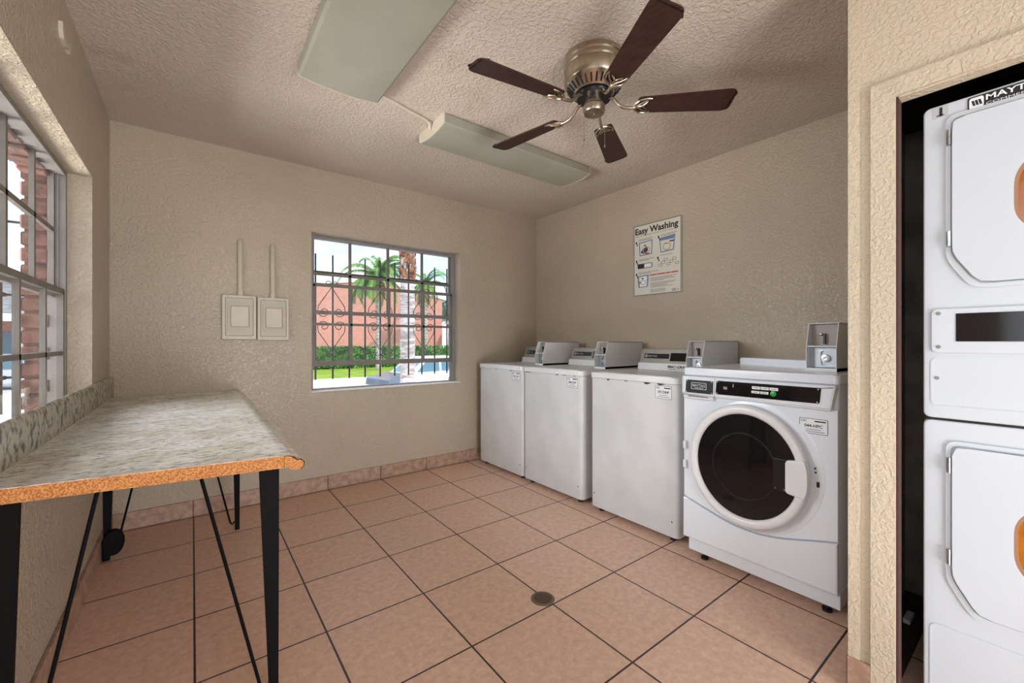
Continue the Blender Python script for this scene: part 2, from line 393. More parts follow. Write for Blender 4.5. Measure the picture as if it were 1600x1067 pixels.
# closet wall: face at XP, opening y -0.50..0.295, up to z 1.885
CY0, CY1, CZ = -0.50, 0.30, 1.885
b = MB(); b.box((XP, CY1 - 0.0, 0), (XP + 0.045, 0.414, ZC)); b.box((XP, CY0, CZ + 0.0), (XP + 0.045, CY1, ZC)); b.box((XP, YF, 0), (XP + 0.045, CY0, ZC))
struct(b.build('wall_closet_front', 'wall_front'))
b = MB(); b.box((XP + 0.090, 0.4145, 0), (XR + 0.12, 0.437, ZC))
struct(b.build('wall_partition', 'wall'))
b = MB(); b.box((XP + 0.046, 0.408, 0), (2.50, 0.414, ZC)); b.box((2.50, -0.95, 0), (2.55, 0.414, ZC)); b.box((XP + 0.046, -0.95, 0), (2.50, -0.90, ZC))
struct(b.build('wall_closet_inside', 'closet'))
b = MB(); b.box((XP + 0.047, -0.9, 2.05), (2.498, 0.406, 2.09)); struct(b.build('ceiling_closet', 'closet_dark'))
b = MB(); b.box((XL - T1, YF - 0.12, 0), (-0.05, YF, ZC)); b.box((1.62, YF - 0.12, 0), (XR, YF, ZC)); b.box((-0.05, YF - 0.12, 2.2), (1.62, YF, ZC))
struct(b.build('wall_front', 'wall'))
# casing of the closet opening, and corner trim
g = MB(); g.box((XP - 0.012, CY1, 0), (XP + 0.046, CY1 + 0.058, 1.944)); t_ = struct(g.build('trim_1', 'wall_front'))
g = MB(); F = Matrix(((0, 0, -1, XP), (-1, 0, 0, 0), (0, 1, 0, 0), (0, 0, 0, 1)))
g.T = F; g.prism([(-CY1 - 0.056, 1.944), (-CY1 + 0.0, 1.889), (0.50, 1.889), (0.50, 1.944)], -0.046, 0.012); struct(g.build('trim_2', 'wall_front'))
g = MB(); g.box((XP - 0.006, 0.386, 0.112), (XP + 0.02, 0.4165, ZC)); struct(g.build('trim_3', 'wall_front'))
g = MB(); g.box((XP + 0.0, CY1 - 0.006, 0), (XP + 0.040, CY1 - 0.0005, 1.889)); struct(g.build('trim_4', 'redwood'))
# skirting tiles: each run one object with real tile joints
def skirting(name, p0, p1, n_out, L=0.3, h=0.108, t=0.012, start=0.0):
    p0, p1 = Vector(p0), Vector(p1); d = (p1 - p0); ln = d.length; d.normalize(); n = Vector(n_out)
    s = MB(Matrix(((d.x, n.x, 0, p0.x), (d.y, n.y, 0, p0.y), (0, 0, 1, 0), (0, 0, 0, 1))))
    x = -start
    while x < ln:
        a, e = max(0, x + 0.002), min(ln, x + L - 0.002)
        if e - a > 0.01: s.box((a, 0.0, 0.003), (e, t, h), 0.002, 1)
        x += L
    o = struct(s.build(name, 'base_b'))
    s = MB(Matrix(((d.x, n.x, 0, p0.x), (d.y, n.y, 0, p0.y), (0, 0, 1, 0), (0, 0, 0, 1))))
    s.box((0, 0, 0), (ln, t * 0.6, h - 0.002)); s.build('grout', 'grout', o)
    return o
skirting('baseboard_back', (XL, YB, 0), (XR, YB, 0), (0, -1, 0), L=0.412, start=0.018 - 0.0)
skirting('baseboard_left', (XL, YB, 0), (XL, YF, 0), (1, 0, 0), L=0.41, h=0.112, t=0.014)
skirting('baseboard_closet', (XP, 0.42, 0), (XP, CY1 + 0.058, 0), (-1, 0, 0), L=0.41, h=0.112)
skirting('baseboard_right', (XR, 0.44, 0), (XR, YB, 0), (-1, 0, 0), L=0.41)
# closet floor ledge and a scrap of paper
s = MB(); s.box((XP + 0.12, 0.318, 0), (2.495, 0.407, 0.045), 0.003); tag(s.build('timber_curb', 'darkwood'), 'dark brown timber curb on the closet floor beside the stacked dryer', 'board')
s = MB(); s.box((2.20, 0.345, 0.045), (2.28, 0.365, 0.061)); tag(s.build('paper_scrap', 'label'), 'crumpled white paper scrap on the dark curb inside the closet', 'litter')
# flaking patch of paint high on the left wall
s = MB(Matrix(((0, 0, 1, XL), (-1, 0, 0, 0), (0, 1, 0, 0), (0, 0, 0, 1))))
s.prism(rpoly([(-2.222, 2.318), (-2.245, 2.322), (-2.262, 2.285), (-2.30, 2.278), (-2.352, 2.312), (-2.372, 2.300), (-2.352, 2.262), (-2.325, 2.268), (-2.29, 2.258), (-2.24, 2.262), (-2.222, 2.285)], 0.005, 2), 0.0, 0.012)
s.build('trim_5', 'fixture_end')['kind'] = 'structure'

# ------------------------------------------------------------------ windows
def window(name, T_, Wd, z0, z1, levels, xs_up, xs_lo):
    """local frame: x across the opening, y up, z towards the room; two aluminium sashes"""
    r = thing(name, None, None, (T_ @ Vector((Wd / 2, z0, 0)))[:], kind='structure')
    f = MB(T_); fw = 0.028
    f.ring([(0, z0), (Wd, z0), (Wd, z1), (0, z1)], [(fw, z0 + 0.012), (Wd - fw, z0 + 0.012), (Wd - fw, z1 - fw * 0.8), (fw, z1 - fw * 0.8)], -0.06, 0.0)
    f.box((fw, z0 + 0.012, -0.028), (fw + 0.008, z1 - 0.02, -0.022)); f.box((Wd - fw - 0.008, z0 + 0.012, -0.028), (Wd - fw, z1 - 0.02, -0.022))
    f.build('window_frame', 'alu_light', r)
    top, a, bb, cc, dd, ee = levels
    # outer (upper) sash
    u = MB(T_); u.box((fw, cc - 0.014, -0.055), (Wd - fw, cc + 0.014, -0.035)); u.box((fw, a - 0.011, -0.053), (Wd - fw, a + 0.011, -0.037))
    for x in xs_up: u.box((x - 0.011, cc, -0.053), (x + 0.011, z1 - 0.02, -0.037))
    for x in (fw + 0.009, Wd - fw - 0.009): u.box((x - 0.009, cc, -0.055), (x + 0.009, z1 - 0.02, -0.035))
    u.build('upper_sash', 'alu', r)
    g = MB(T_); g.f([g.v(p) for p in ((fw, cc, -0.045), (Wd - fw, cc, -0.045), (Wd - fw, z1 - 0.02, -0.045), (fw, z1 - 0.02, -0.045))]); g.build('upper_glass', 'glass', r)
    # inner (lower) sash
    l = MB(T_); l.box((fw + 0.002, bb - 0.013, -0.026), (Wd - fw - 0.002, bb + 0.013, -0.004)); l.box((fw + 0.002, dd - 0.010, -0.024), (Wd - fw - 0.002, dd + 0.010, -0.006))
    l.box((fw + 0.002, ee - 0.022, -0.028), (Wd - fw - 0.002, ee + 0.016, 0.002))
    for x in xs_lo: l.box((x - 0.010, ee, -0.024), (x + 0.010, bb, -0.006))
    for x in (fw + 0.012, Wd - fw - 0.012): l.box((x - 0.010, ee, -0.026), (x + 0.010, bb, -0.004))
    l.build('lower_sash', 'alu', r)
    g = MB(T_); g.f([g.v(p) for p in ((fw, ee, -0.015), (Wd - fw, ee, -0.015), (Wd - fw, bb, -0.015), (fw, bb, -0.015))]); g.build('lower_glass', 'glass_dirty', r)
    return r
TW2 = Matrix(((1, 0, 0, W2[0] + 0.002), (0, 0, -1, YB + 0.10), (0, 1, 0, 0), (0, 0, 0, 1)))
wd2 = W2[1] - W2[0] - 0.004
xs2 = [wd2 * k / 4 for k in (1, 2, 3)]
w2 = window('window_2', TW2, wd2, W2[2] + 0.001, W2[3] - 0.001, (1.96, 1.678, 1.588, 1.370, 1.277, 0.968), xs2, xs2)
s = MB(); s.box((W2[0], YB + 0.0, W2[2] - 0.002), (W2[1], YB + 0.10, W2[2] + 0.006)); s.build('window_sill', 'fascia', w2)
TW1 = Matrix(((0, 0, 1, XL - 0.085), (1, 0, 0, W1[0] + 0.002), (0, 1, 0, 0), (0, 0, 0, 1)))
wd1 = W1[1] - W1[0] - 0.004
xs1 = [wd1 * k / 4 for k in (1, 2, 3)]
w1 = window('window_1', TW1, wd1, W1[2] + 0.001, W1[3] - 0.001, (1.93, 1.66, 1.372, 1.36, 1.085, 0.82), xs1, xs1)
s = MB(); s.box((XL - 0.085, W1[0], W1[2] - 0.002), (XL, W1[1], W1[2] + 0.006)); s.build('window_sill', 'fascia', w1)

# exterior brick skin around the openings
def brick_skin(name, T_, L0, L1, x0, x1, z0, z1, th, arch=True):
    """veneer wall with an opening whose edge bricks stick out by turns"""
    s = MB(T_)
    if arch: s.box((L0, -1.2, 0), (-1.35, 2.8, th)); s.box((0.2, -1.2, 0), (x0, 2.8, th)); s.box((-1.35, -1.2, 0), (0.2, 0.8, th)); s.box((-1.35, 2.15, 0), (0.2, 2.8, th))  # leaves a gap for the invented side opening that admits fill light
    else: s.box((L0, -1.2, 0), (x0, 2.8, th))
    s.box((x1, -1.2, 0), (L1, 2.8, th)); s.box((x0, -1.2, 0), (x1, z0, th)); s.box((x0, z1, 0), (x1, 2.8, th))
    z = z0; k = 0
    while z < z1 - 0.02:
        e = 0.006 if k % 2 else 0.022
        h = min(0.066, z1 - z)
        s.box((x1 - e, z + 0.004, 0.004), (x1, z + h, th + 0.01), 0.006, 1); s.box((x0, z + 0.004, 0.004), (x0 + e, z + h, th + 0.01), 0.006, 1)
        z += 0.075; k += 1
    x = x0 + 0.03; k = 0
    while arch and x < x1 - 0.06:
        e = 0.03 if k % 2 else 0.042
        s.box((x, z1 - e, 0.004), (x + 0.068, z1, th + 0.01), 0.006, 1); x += 0.075; k += 1
    return struct(s.build(name, 'brick_side'))
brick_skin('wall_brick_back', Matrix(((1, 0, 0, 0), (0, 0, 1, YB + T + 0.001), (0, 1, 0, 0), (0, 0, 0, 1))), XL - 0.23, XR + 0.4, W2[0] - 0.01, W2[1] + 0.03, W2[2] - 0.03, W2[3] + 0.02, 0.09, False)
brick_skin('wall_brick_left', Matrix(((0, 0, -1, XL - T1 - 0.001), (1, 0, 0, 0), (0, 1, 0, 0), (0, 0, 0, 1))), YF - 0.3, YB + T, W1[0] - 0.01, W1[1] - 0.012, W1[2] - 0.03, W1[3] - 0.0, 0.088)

# wrought-iron security grilles
def spiral(cx, cy, r, turns, a0, sgn=1, n=26, rend=0.12):
    P = []
    for i in range(n + 1):
        t = i / n; rr = r * (1 - t) + r * rend * t; a = a0 + sgn * turns * 2 * PI * t
        P.append((cx + rr * math.cos(a), cy + rr * math.sin(a), 0))
    return P
def grille(label, T_, xs, zb, zt, rails):
    r = thing('security_grille', label, 'window bars', (T_ @ Vector((sum(xs) / len(xs), zb, 0)))[:], None)
    for x in xs:
        s = MB(T_); s.tube([(x, zb, 0), (x, zt - 0.015, 0), (x, zt, 0)], 0.0075, 6); s.build('bar', 'bars', r)
    for z in rails:
        s = MB(T_); s.box((xs[0] - 0.07, z - 0.009, 0.006), (xs[-1] + 0.02, z + 0.009, 0.014)); s.build('rail', 'bars', r)
    zc = (rails[0] + rails[1]) / 2 + 0.0
    cz = 1.33
    for cx in (xs[1] - 0.01, (xs[4]), (xs[7] + 0.02)):
        s = MB(T_)
        for sx in (-1, 1):
            for sz in (-1, 1):
                s.tube([(cx + sx * 0.0, cz + sz * 0.27, 0.004)] + [(cx + sx * 0.105, cz + sz * 0.11, 0.004)] + [(p[0], p[1], 0.004) for p in spiral(cx + sx * 0.062, cz + sz * 0.062, 0.05, 1.35, (0.35 if sx > 0 else PI - 0.35) * (1 if sz > 0 else -1), -1 * sx * sz)], 0.0035, 5)
                s.tube([(p[0], p[1], 0.004) for p in spiral(cx + sx * 0.03, cz + sz * 0.30, 0.028, 0.9, (PI if sx > 0 else 0), -sx * sz)], 0.0035, 5)
        s.build('scroll', 'bars', r)
    s = MB(T_)
    for x in (xs[0] - 0.04, xs[-1] + 0.01):
        for z in rails: s.tube([(x, z, 0.01), (x, z, 0.105)], 0.006, 6)
    pieces(s, 'bracket', 'bars', r)
    return r
bx2 = [0.815 + 0.137 * k for k in range(10)]
grille('black iron security bars with scrollwork outside the far window', Matrix(((1, 0, 0, 0), (0, 0, -1, 3.76), (0, 1, 0, 0), (0, 0, 0, 1))), bx2, 0.82, 1.875, [1.722, 1.39, 0.955])
grille('black iron security bars outside the left window above the counter', Matrix(((0, 0, 1, -0.71), (1, 0, 0, 0), (0, 1, 0, 0), (0, 0, 0, 1))), [1.62 + 0.137 * k for k in range(11)], 0.80, 1.875, [1.705, 1.36, 0.97])

# ------------------------------------------------------------------ counter table
t = thing('counter_table', 'long folding table of speckled granite-look countertop with raw particleboard end and black legs', 'table', (-0.07, 2.4, 0))
ZT = 0.809
YE0, YE1 = 1.447, 1.362
xa, xb = XL + 0.022, 0.212
# tabletop slab with slanted cut end (laminate surface), nose along the right edge
s = MB()
slab = [(xa - 0.012, YE0), (xb, YE1), (xb + 0.014, YB - 0.002), (xa, YB - 0.002)]
s.prism(slab, ZT - 0.0012, ZT); s.build('laminate_top', 'counter', t)
s = MB(); s.prism(slab, ZT - 0.036, ZT - 0.0013)
s.build('particleboard_core', 'particle', t)
prof = [(0.0, ZT - 0.0015), (0.014, ZT - 0.003), (0.024, ZT - 0.010), (0.030, ZT - 0.016), (0.042, ZT - 0.018), (0.050, ZT - 0.026), (0.050, ZT - 0.036), (0.042, ZT - 0.044), (0.022, ZT - 0.044), (0.014, ZT - 0.040), (0.010, ZT - 0.034), (0.0, ZT - 0.034)]
def nose(off, y0, y1, name, m, k=1.0):
    s = MB()
    A = [s.v((xb + off + p[0], y0, p[1])) for p in prof]; B = [s.v((xb + off + 0.014 + p[0], y1, p[1])) for p in prof]
    n = len(prof); s.f(A); s.f(B[::-1])
    for i in range(n): s.f([A[i], A[(i + 1) % n], B[(i + 1) % n], B[i]])
    return s.build(name, m, t, 40)
nose(0.0, YE1 - 0.004, YB - 0.002, 'front_edge_core', 'particle')
s = MB()
pr2 = [(0.0, ZT), (0.014, ZT - 0.001), (0.026, ZT - 0.007), (0.032, ZT - 0.0135), (0.043, ZT - 0.015), (0.0525, ZT - 0.0245), (0.0525, ZT - 0.036), (0.044, ZT - 0.0465)]
pi2 = [(p[0] - 0.0015, p[1] - 0.0025) for p in pr2]
A = [s.v((xb + p[0], YE1 - 0.002, p[1])) for p in pr2]; B = [s.v((xb + 0.014 + p[0], YB - 0.002, p[1])) for p in pr2]
for i in range(len(pr2) - 1): s.f([A[i], A[i + 1], B[i + 1], B[i]])
s.build('rolled_edge', 'counter', t, 60)
# backsplash
s = MB()
prof_b = [(XL + 0.0015, ZT - 0.03), (XL + 0.021, ZT - 0.03), (XL + 0.021, 0.915), (XL + 0.017, 0.925), (XL + 0.008, 0.931), (XL + 0.0015, 0.932)]
A = [s.v((XL + 0.0015 + (p[0] - XL - 0.0015) * 0.40, YE0 + 0.005, p[1])) for p in prof_b]; B = [s.v((p[0], YB - 0.03, p[1])) for p in prof_b]
n = len(prof_b); s.f(A); s.f(B[::-1])
for i in range(n): s.f([A[i], A[(i + 1) % n], B[(i + 1) % n], B[i]])
s.build('backsplash', 'counter_dark', t, 50)
s = MB(); s.tube([(XL + 0.011, YE0 + 0.006, ZT + 0.001), (XL + 0.0225, YB - 0.03, ZT + 0.001)], 0.002, 6); s.build('caulk_bead', 'fixture_end', t)
# leg frames
def leg(x0, x1, y, out, ztop=ZT - 0.037, xin=0.0):
    """tapered flat steel leg: wide at the top, narrow at the foot"""
    s = MB()
    for (za, xa_, xb_), (zb_, xc, xd) in (((0.0, x0[0], x0[1]), (ztop, x1[0], x1[1])),):
        s.T = Matrix(((1, 0, 0, 0), (0, 0, 1, y), (0, 1, 0, 0), (0, 0, 0, 1)))
        s.prism([(xa_, za), (xb_, za), (xd, zb_), (xc, zb_)], -0.012, 0.012, 0.002)
    return s.build('leg', 'leg', t)
leg((0.196, 0.220), (0.166, 0.222), 1.535, 1)
leg((-0.374, -0.352), (-0.366, -0.332), 1.535, -1)
leg((0.205, 0.228), (0.190, 0.230), 3.03, 1)
leg((-0.368, -0.344), (-0.374, -0.322), 3.03, -1)
for y in (1.535, 3.03):
    s = MB(); s.box((-0.366, y - 0.018, ZT - 0.0375), (0.228, y + 0.018, ZT - 0.0362)); s.box((-0.366, y + 0.012, ZT - 0.06), (0.222, y + 0.018, ZT - 0.037)); s.build('crossbar', 'leg', t)
for y, xf, xm in ((1.52, 0.192, 0.014), (1.52, -0.347, -0.193), (3.015, 0.202, 0.028), (3.015, -0.338, -0.175)):
    sg = 1 if xm > xf else -1
    s = MB(); s.tube([(xf, y, 0.055), (xf + sg * 0.012, y, 0.04), (xf + sg * 0.022, y, 0.055), (xm, y, ZT - 0.04)], 0.0048, 8); s.build('brace_rod', 'leg', t)
s = MB(Matrix.Translation((-0.328, 3.0, 0.092)) @ Matrix.Rotation(PI / 2, 4, 'X') @ Matrix.Diagonal((0.78, 1.2, 1, 1))); s.lathe([(0.0, -0.016), (0.050, -0.016), (0.056, -0.01), (0.056, 0.01), (0.050, 0.016), (0.0, 0.016)], 28, False)
s.T = Matrix.Identity(4); s.box((-0.370, 2.985, 0.004), (-0.340, 3.012, 0.085), 0.004)
s.build('foot_guard', 'leg', t, 40)

# ------------------------------------------------------------------ electrical boxes on the back wall
def ebox(x0, x1, z0, z1, cx, ztop, label):
    r = thing('electrical_box', label, 'electrical box', ((x0 + x1) / 2, YB, z0), 'covered electrical boxes on the back wall')
    Fm = face_y(0, YB, 0)
    s = MB(Fm); s.prism(rrect(x0, z0, x1, z1, 0.006, 3), 0.0, 0.030, 0.003); s.build('back_box', 'box', r)
    s = MB(Fm); s.ring(rrect(x0 + 0.004, z0 + 0.004, x1 - 0.004, z1 - 0.004, 0.006, 3), rrect(x0 + 0.018, z0 + 0.024, x1 - 0.018, z1 - 0.02, 0.006, 3), 0.030, 0.038)
    s.build('cover_rim', 'box_rim', r)
    s = MB(Fm); s.prism(rrect(x0 + 0.020, z0 + 0.026, x1 - 0.020, z1 - 0.022, 0.006, 3), 0.030, 0.042, 0.002)
    s.ring(rrect(x0 + 0.032, z0 + 0.066, x1 - 0.030, z1 - 0.058, 0.01, 3), rrect(x0 + 0.044, z0 + 0.080, x1 - 0.042, z1 - 0.070, 0.008, 3), 0.042, 0.050)
    s.build('lid', 'box', r)
    s = MB(Fm); s.prism(rrect(x0 + 0.050, z0 + 0.088, x1 - 0.048, z1 - 0.078, 0.008, 3), 0.042, 0.052, 0.003)
    for k in range(6): s.box((x0 + 0.058 + k * 0.0145, z0 + 0.094, 0.052), (x0 + 0.063 + k * 0.0145, z0 + 0.118, 0.055))
    s.build('latch_pad', 'box_rim', r)
    s = MB(Fm)
    for px, pz in ((x0 + 0.03, z0 + 0.013), (x1 - 0.035, z0 + 0.013), (x0 + 0.035, z1 - 0.012), (x1 - 0.03, z1 - 0.012)):
        s.box((px - 0.004, pz - 0.002, 0.0375), (px + 0.004, pz + 0.002, 0.0395))
    pieces(s, 'screw', 'box_edge', r)
    s = MB(); s.tube([(cx, YB - 0.016, z1 - 0.002), (cx, YB - 0.016, z1 + 0.03)], 0.022, 14); s.tube([(cx, YB - 0.016, z1 + 0.03), (cx - 0.002, YB - 0.016, ztop - 0.03), (cx - 0.002, YB - 0.010, ztop - 0.01), (cx - 0.002, YB + 0.004, ztop + 0.006)], 0.0175, 14)
    s.build('conduit', 'box_rim', r, 50)
ebox(0.155, 0.354, 1.153, 1.456, 0.262, 1.83, 'tan electrical box with ridged cover and conduit stub, nearer the counter')
ebox(0.359, 0.557, 1.149, 1.452, 0.457, 1.82, 'tan electrical box with ridged cover and conduit stub, nearer the far window')

# ------------------------------------------------------------------ ceiling fluorescent fixtures
def lamp_fixture(T_, L, Wd, label):
    r = thing('ceiling_light', label, 'ceiling light', T_.to_translation()[:], 'unlit fluorescent fixtures')
    s = MB(T_); s.box((0.012, -Wd / 2 + 0.03, -0.025), (L - 0.012, Wd / 2 - 0.03, 0)); s.build('housing', 'fixture_end', r)
    P = [(-Wd / 2, -0.004), (-Wd / 2, -0.050), (-Wd / 2 + 0.012, -0.060), (-Wd / 4, -0.070), (0, -0.074), (Wd / 4, -0.070), (Wd / 2 - 0.012, -0.060), (Wd / 2, -0.050), (Wd / 2, -0.004)]
    s = MB(T_ @ Matrix(((0, 0, 1, 0), (1, 0, 0, 0), (0, 1, 0, 0), (0, 0, 0, 1)))); s.prism(P, 0.008, L - 0.008); s.build('diffuser', 'fixture', r, 30)
    for x in (0.0, L - 0.008):
        s = MB(T_ @ Matrix(((0, 0, 1, 0), (1, 0, 0, 0), (0, 1, 0, 0), (0, 0, 0, 1)))); s.prism([(p[0] * 1.008, p[1] * 1.015 if p[1] < -0.01 else 0) for p in P], x, x + 0.008); s.build('end_cap', 'fixture_end', r)
    return r
lamp_fixture(Matrix.Translation((1.145, 2.30, ZC)), 1.235, 0.325, 'long unlit fluorescent wraparound light lying beyond the ceiling fan')
lamp_fixture(Matrix(((0, -1, 0, 0.588), (-1, 0, 0, 2.182), (0, 0, 1, ZC), (0, 0, 0, 1))), 1.235, 0.385, 'large unlit fluorescent wraparound light nearest the camera, running toward it')
s = MB(); s.tube([(0.775, 2.184, ZC - 0.008), (0.86, 2.20, ZC - 0.006), (0.98, 2.235, ZC - 0.007), (1.09, 2.262, ZC - 0.008), (1.125, 2.28, ZC - 0.012), (1.135, 2.30, ZC - 0.028), (1.142, 2.30, ZC - 0.035)], 0.008, 8)
tag(s.build('electric_cable', 'cable', None, 60), 'painted cable on the ceiling joining the two fluorescent lights', 'cable')

# ------------------------------------------------------------------ ceiling fan
FX, FY = 1.478, 1.305
fan = thing('ceiling_fan', 'five-blade flush ceiling fan with dark brown blades and brushed nickel motor', 'ceiling fan', (FX, FY, ZC))
FT = Matrix.Translation((FX, FY, 0))
s = MB(FT); s.lathe([(0.0, 2.4545), (0.122, 2.4545), (0.134, 2.446), (0.137, 2.425), (0.132, 2.42), (0.132, 2.412), (0.1375, 2.406), (0.1375, 2.398), (0.133, 2.393), (0.1355, 2.387), (0.1355, 2.330), (0.130, 2.322), (0.088, 2.284), (0.0, 2.284)], 48, False); s.build('motor_housing', 'nickel', fan, 35)
s = MB(FT)
for k in range(30):
    a = 2 * PI * k / 30; s.T = FT @ Matrix.Rotation(a, 4, 'Z')
    s.tube([(0.096, 0, 2.2895), (0.123, 0, 2.3145)], 0.0042, 5)
s.build('vent_slots', 'black', fan)
s = MB(FT); s.lathe([(0.0, 2.284), (0.080, 2.284), (0.084, 2.276), (0.078, 2.262), (0.0, 2.262)], 32, False); s.build('hub', 'black', fan, 35)
s = MB(FT); s.lathe([(0.0, 2.265), (0.043, 2.265), (0.044, 2.235), (0.050, 2.228), (0.051, 2.205), (0.047, 2.197), (0.0, 2.193)], 32, False); s.lathe([(0, 2.194), (0.004, 2.193), (0.004, 2.189), (0, 2.188)], 8, False); s.build('switch_cup', 'nickel', fan, 35)
for k in range(5):
    a = math.radians(28.5 + 72 * k); R_ = FT @ Matrix.Rotation(a, 4, 'Z')
    BT = R_ @ Matrix.Translation((0, 0, 2.222)) @ Matrix.Rotation(math.radians(-11), 4, 'X')
    s = MB(BT)
    o = rpoly([(0.195, -0.046), (0.60, -0.064), (0.615, -0.045), (0.615, 0.05), (0.59, 0.064), (0.195, 0.046)], 0.017, 5)
    s.prism(o, 0.0, 0.006, 0.001); bl = s.build('blade', 'blade', fan, 30)
    s = MB(R_)
    s.tube([(0.070, 0, 2.268), (0.092, 0, 2.256), (0.112, 0, 2.232), (0.135, 0, 2.216), (0.165, 0, 2.212), (0.185, 0, 2.214)], 0.0075, 8)
    s.T = BT
    for sy in (-1, 1):
        s.tube([(0.178, 0, -0.004), (0.188, sy * 0.02, -0.005), (0.205, sy * 0.038, -0.005), (0.235, sy * 0.044, -0.004), (0.255, sy * 0.040, -0.003)], 0.006, 6, 0.003)
        s.tube([(0.185, 0, -0.004), (0.205, sy * 0.012, -0.005), (0.222, sy * 0.026, -0.005), (0.25, sy * 0.042, -0.003)], 0.005, 6, 0.003)
    s.tube([(0.18, 0, -0.004), (0.215, 0, -0.005), (0.23, 0.012, -0.004), (0.24, 0.026, -0.003)], 0.005, 6, 0.003); s.tube([(0.215, 0, -0.005), (0.23, -0.012, -0.004), (0.24, -0.026, -0.003)], 0.005, 6, 0.003)
    s.build('blade_bracket', 'nickel', fan, 50)
for dx, dy, zb in ((-0.034, 0.03, 2.07), (0.05, -0.022, 2.045)):
    s = MB(FT); s.tube([(dx, dy, 2.215), (dx, dy, zb)], 0.0012, 5); s.lathe([(0, 0), (0.0, 0)], 3, False) if False else None
    s.tube([(dx, dy, zb + 0.012), (dx, dy, zb)], 0.003, 6); s.build('pull_chain', 'nickel', fan)

# ------------------------------------------------------------------ coin box on a washer
def coin_box(label, X0, y1, zb, h, depth, wd=0.12, group='coin boxes on the washers', mname='white'):
    r = thing('coin_box', label, 'coin box', (X0, y1 - wd / 2, zb), group)
    # side profile in (x, z): lower front upright, upper front leaning back
    pr = [(X0, zb), (X0 - 0.002, zb + h * 0.46), (X0 + 0.035, zb + h), (X0 + depth, zb + h), (X0 + depth, zb)]
    S = Matrix(((1, 0, 0, 0), (0, 0, 1, 0), (0, 1, 0, 0), (0, 0, 0, 1)))
    s = MB(S)
    s.prism(pr, y1 - 0.003, y1); s.prism(pr, y1 - wd, y1 - wd + 0.003)
    s.T = Matrix.Identity(4)
    s.box((X0 + 0.035, y1 - wd, zb + h - 0.003), (X0 + depth, y1, zb + h)); s.box((X0 + 0.002, y1 - wd, zb), (X0 + depth, y1, zb + 0.014)); s.box((X0 + depth - 0.003, y1 - wd, zb), (X0 + depth, y1, zb + h))
    s.build('case', mname, r)
    s = MB(); s.box((X0 + 0.008, y1 - wd + 0.0035, zb + h * 0.50), (X0 + 0.07, y1 - 0.0035, zb + h * 0.50 + 0.006)); s.build('shelf', mname, r)
    s = MB(); s.box((X0 + 0.066, y1 - wd + 0.0035, zb + h * 0.53), (X0 + 0.070, y1 - 0.0035, zb + h - 0.004))
    s.build('coin_plate', 'coin_plate', r)
    s = MB(); s.box((X0 + 0.045, y1 - wd * 0.52, zb + h * 0.56), (X0 + 0.066, y1 - wd * 0.46, zb + h * 0.78)); s.build('coin_slot', 'black', r)
    s = MB(Matrix.Translation((X0 + 0.052, y1 - wd * 0.36, zb + h * 0.77)) @ Matrix.Rotation(PI / 2, 4, 'Y')); s.lathe([(0, -0.012), (0.007, -0.010), (0.008, 0.0), (0.007, 0.01), (0, 0.012)], 12, False); s.build('push_knob', 'steel', r, 40)
    s = MB(face(X0 + 0.05, y1, zb)); s.box((0.004, 0.016, 0), (wd - 0.004, h * 0.49, 0.003)); s.build('vault_plate', 'inner_metal', r)
    s = MB(face(X0 + 0.05, y1, zb)); s.ring(rrect(wd * 0.36, h * 0.10, wd * 0.95, h * 0.44, 0.014, 4), rrect(wd * 0.36 + 0.005, h * 0.10 + 0.005, wd * 0.95 - 0.005, h * 0.44 - 0.005, 0.010, 4), 0.003, 0.012); s.build('lock_surround', 'steel', r, 40)
    s = MB(face(X0 + 0.05, y1, zb)); s.T = s.T @ Matrix.Translation((wd * 0.56, h * 0.265, 0.003)); s.lathe([(0, 0), (0.018, 0), (0.017, 0.012), (0.006, 0.014), (0, 0.012)], 16, False); s.build('lock', 'steel', r, 40)
    return r

# ------------------------------------------------------------------ washer tag
def sticker(y0, z0, wd, h, x, code, parent, big):
    s = MB(face(x, y0, z0)); s.prism(rrect(0, 0, wd, h, 0.004, 3), 0, 0.0006); st = s.build('machine_label', 'label', parent)
    s = MB(face(x, y0, z0)); s.ring(rrect(0.001, 0.001, wd - 0.001, h - 0.001, 0.004, 3), rrect(0.003, 0.003, wd - 0.003, h - 0.003, 0.003, 3), 0.0006, 0.001)
    s.text(code, (wd * 0.5, h * 0.42, 0.0008), h * 0.20, 0.022, 0.0004, width=wd * 0.62 if big else wd * 0.66, align='CENTER')
    s.text('CSC', (wd * 0.06, h * 0.76, 0.0008), h * 0.13, 0.02, 0.0004)
    s.box((wd * 0.54, h * 0.78, 0.0006), (wd * 0.92, h * 0.86, 0.001))
    for k, (a, b_) in enumerate(((0.25, 0.75), (0.12, 0.88))): s.box((wd * a, h * (0.27 - 0.13 * k), 0.0006), (wd * b_, h * (0.30 - 0.13 * k), 0.001))
    s.build('print', 'ink', st)

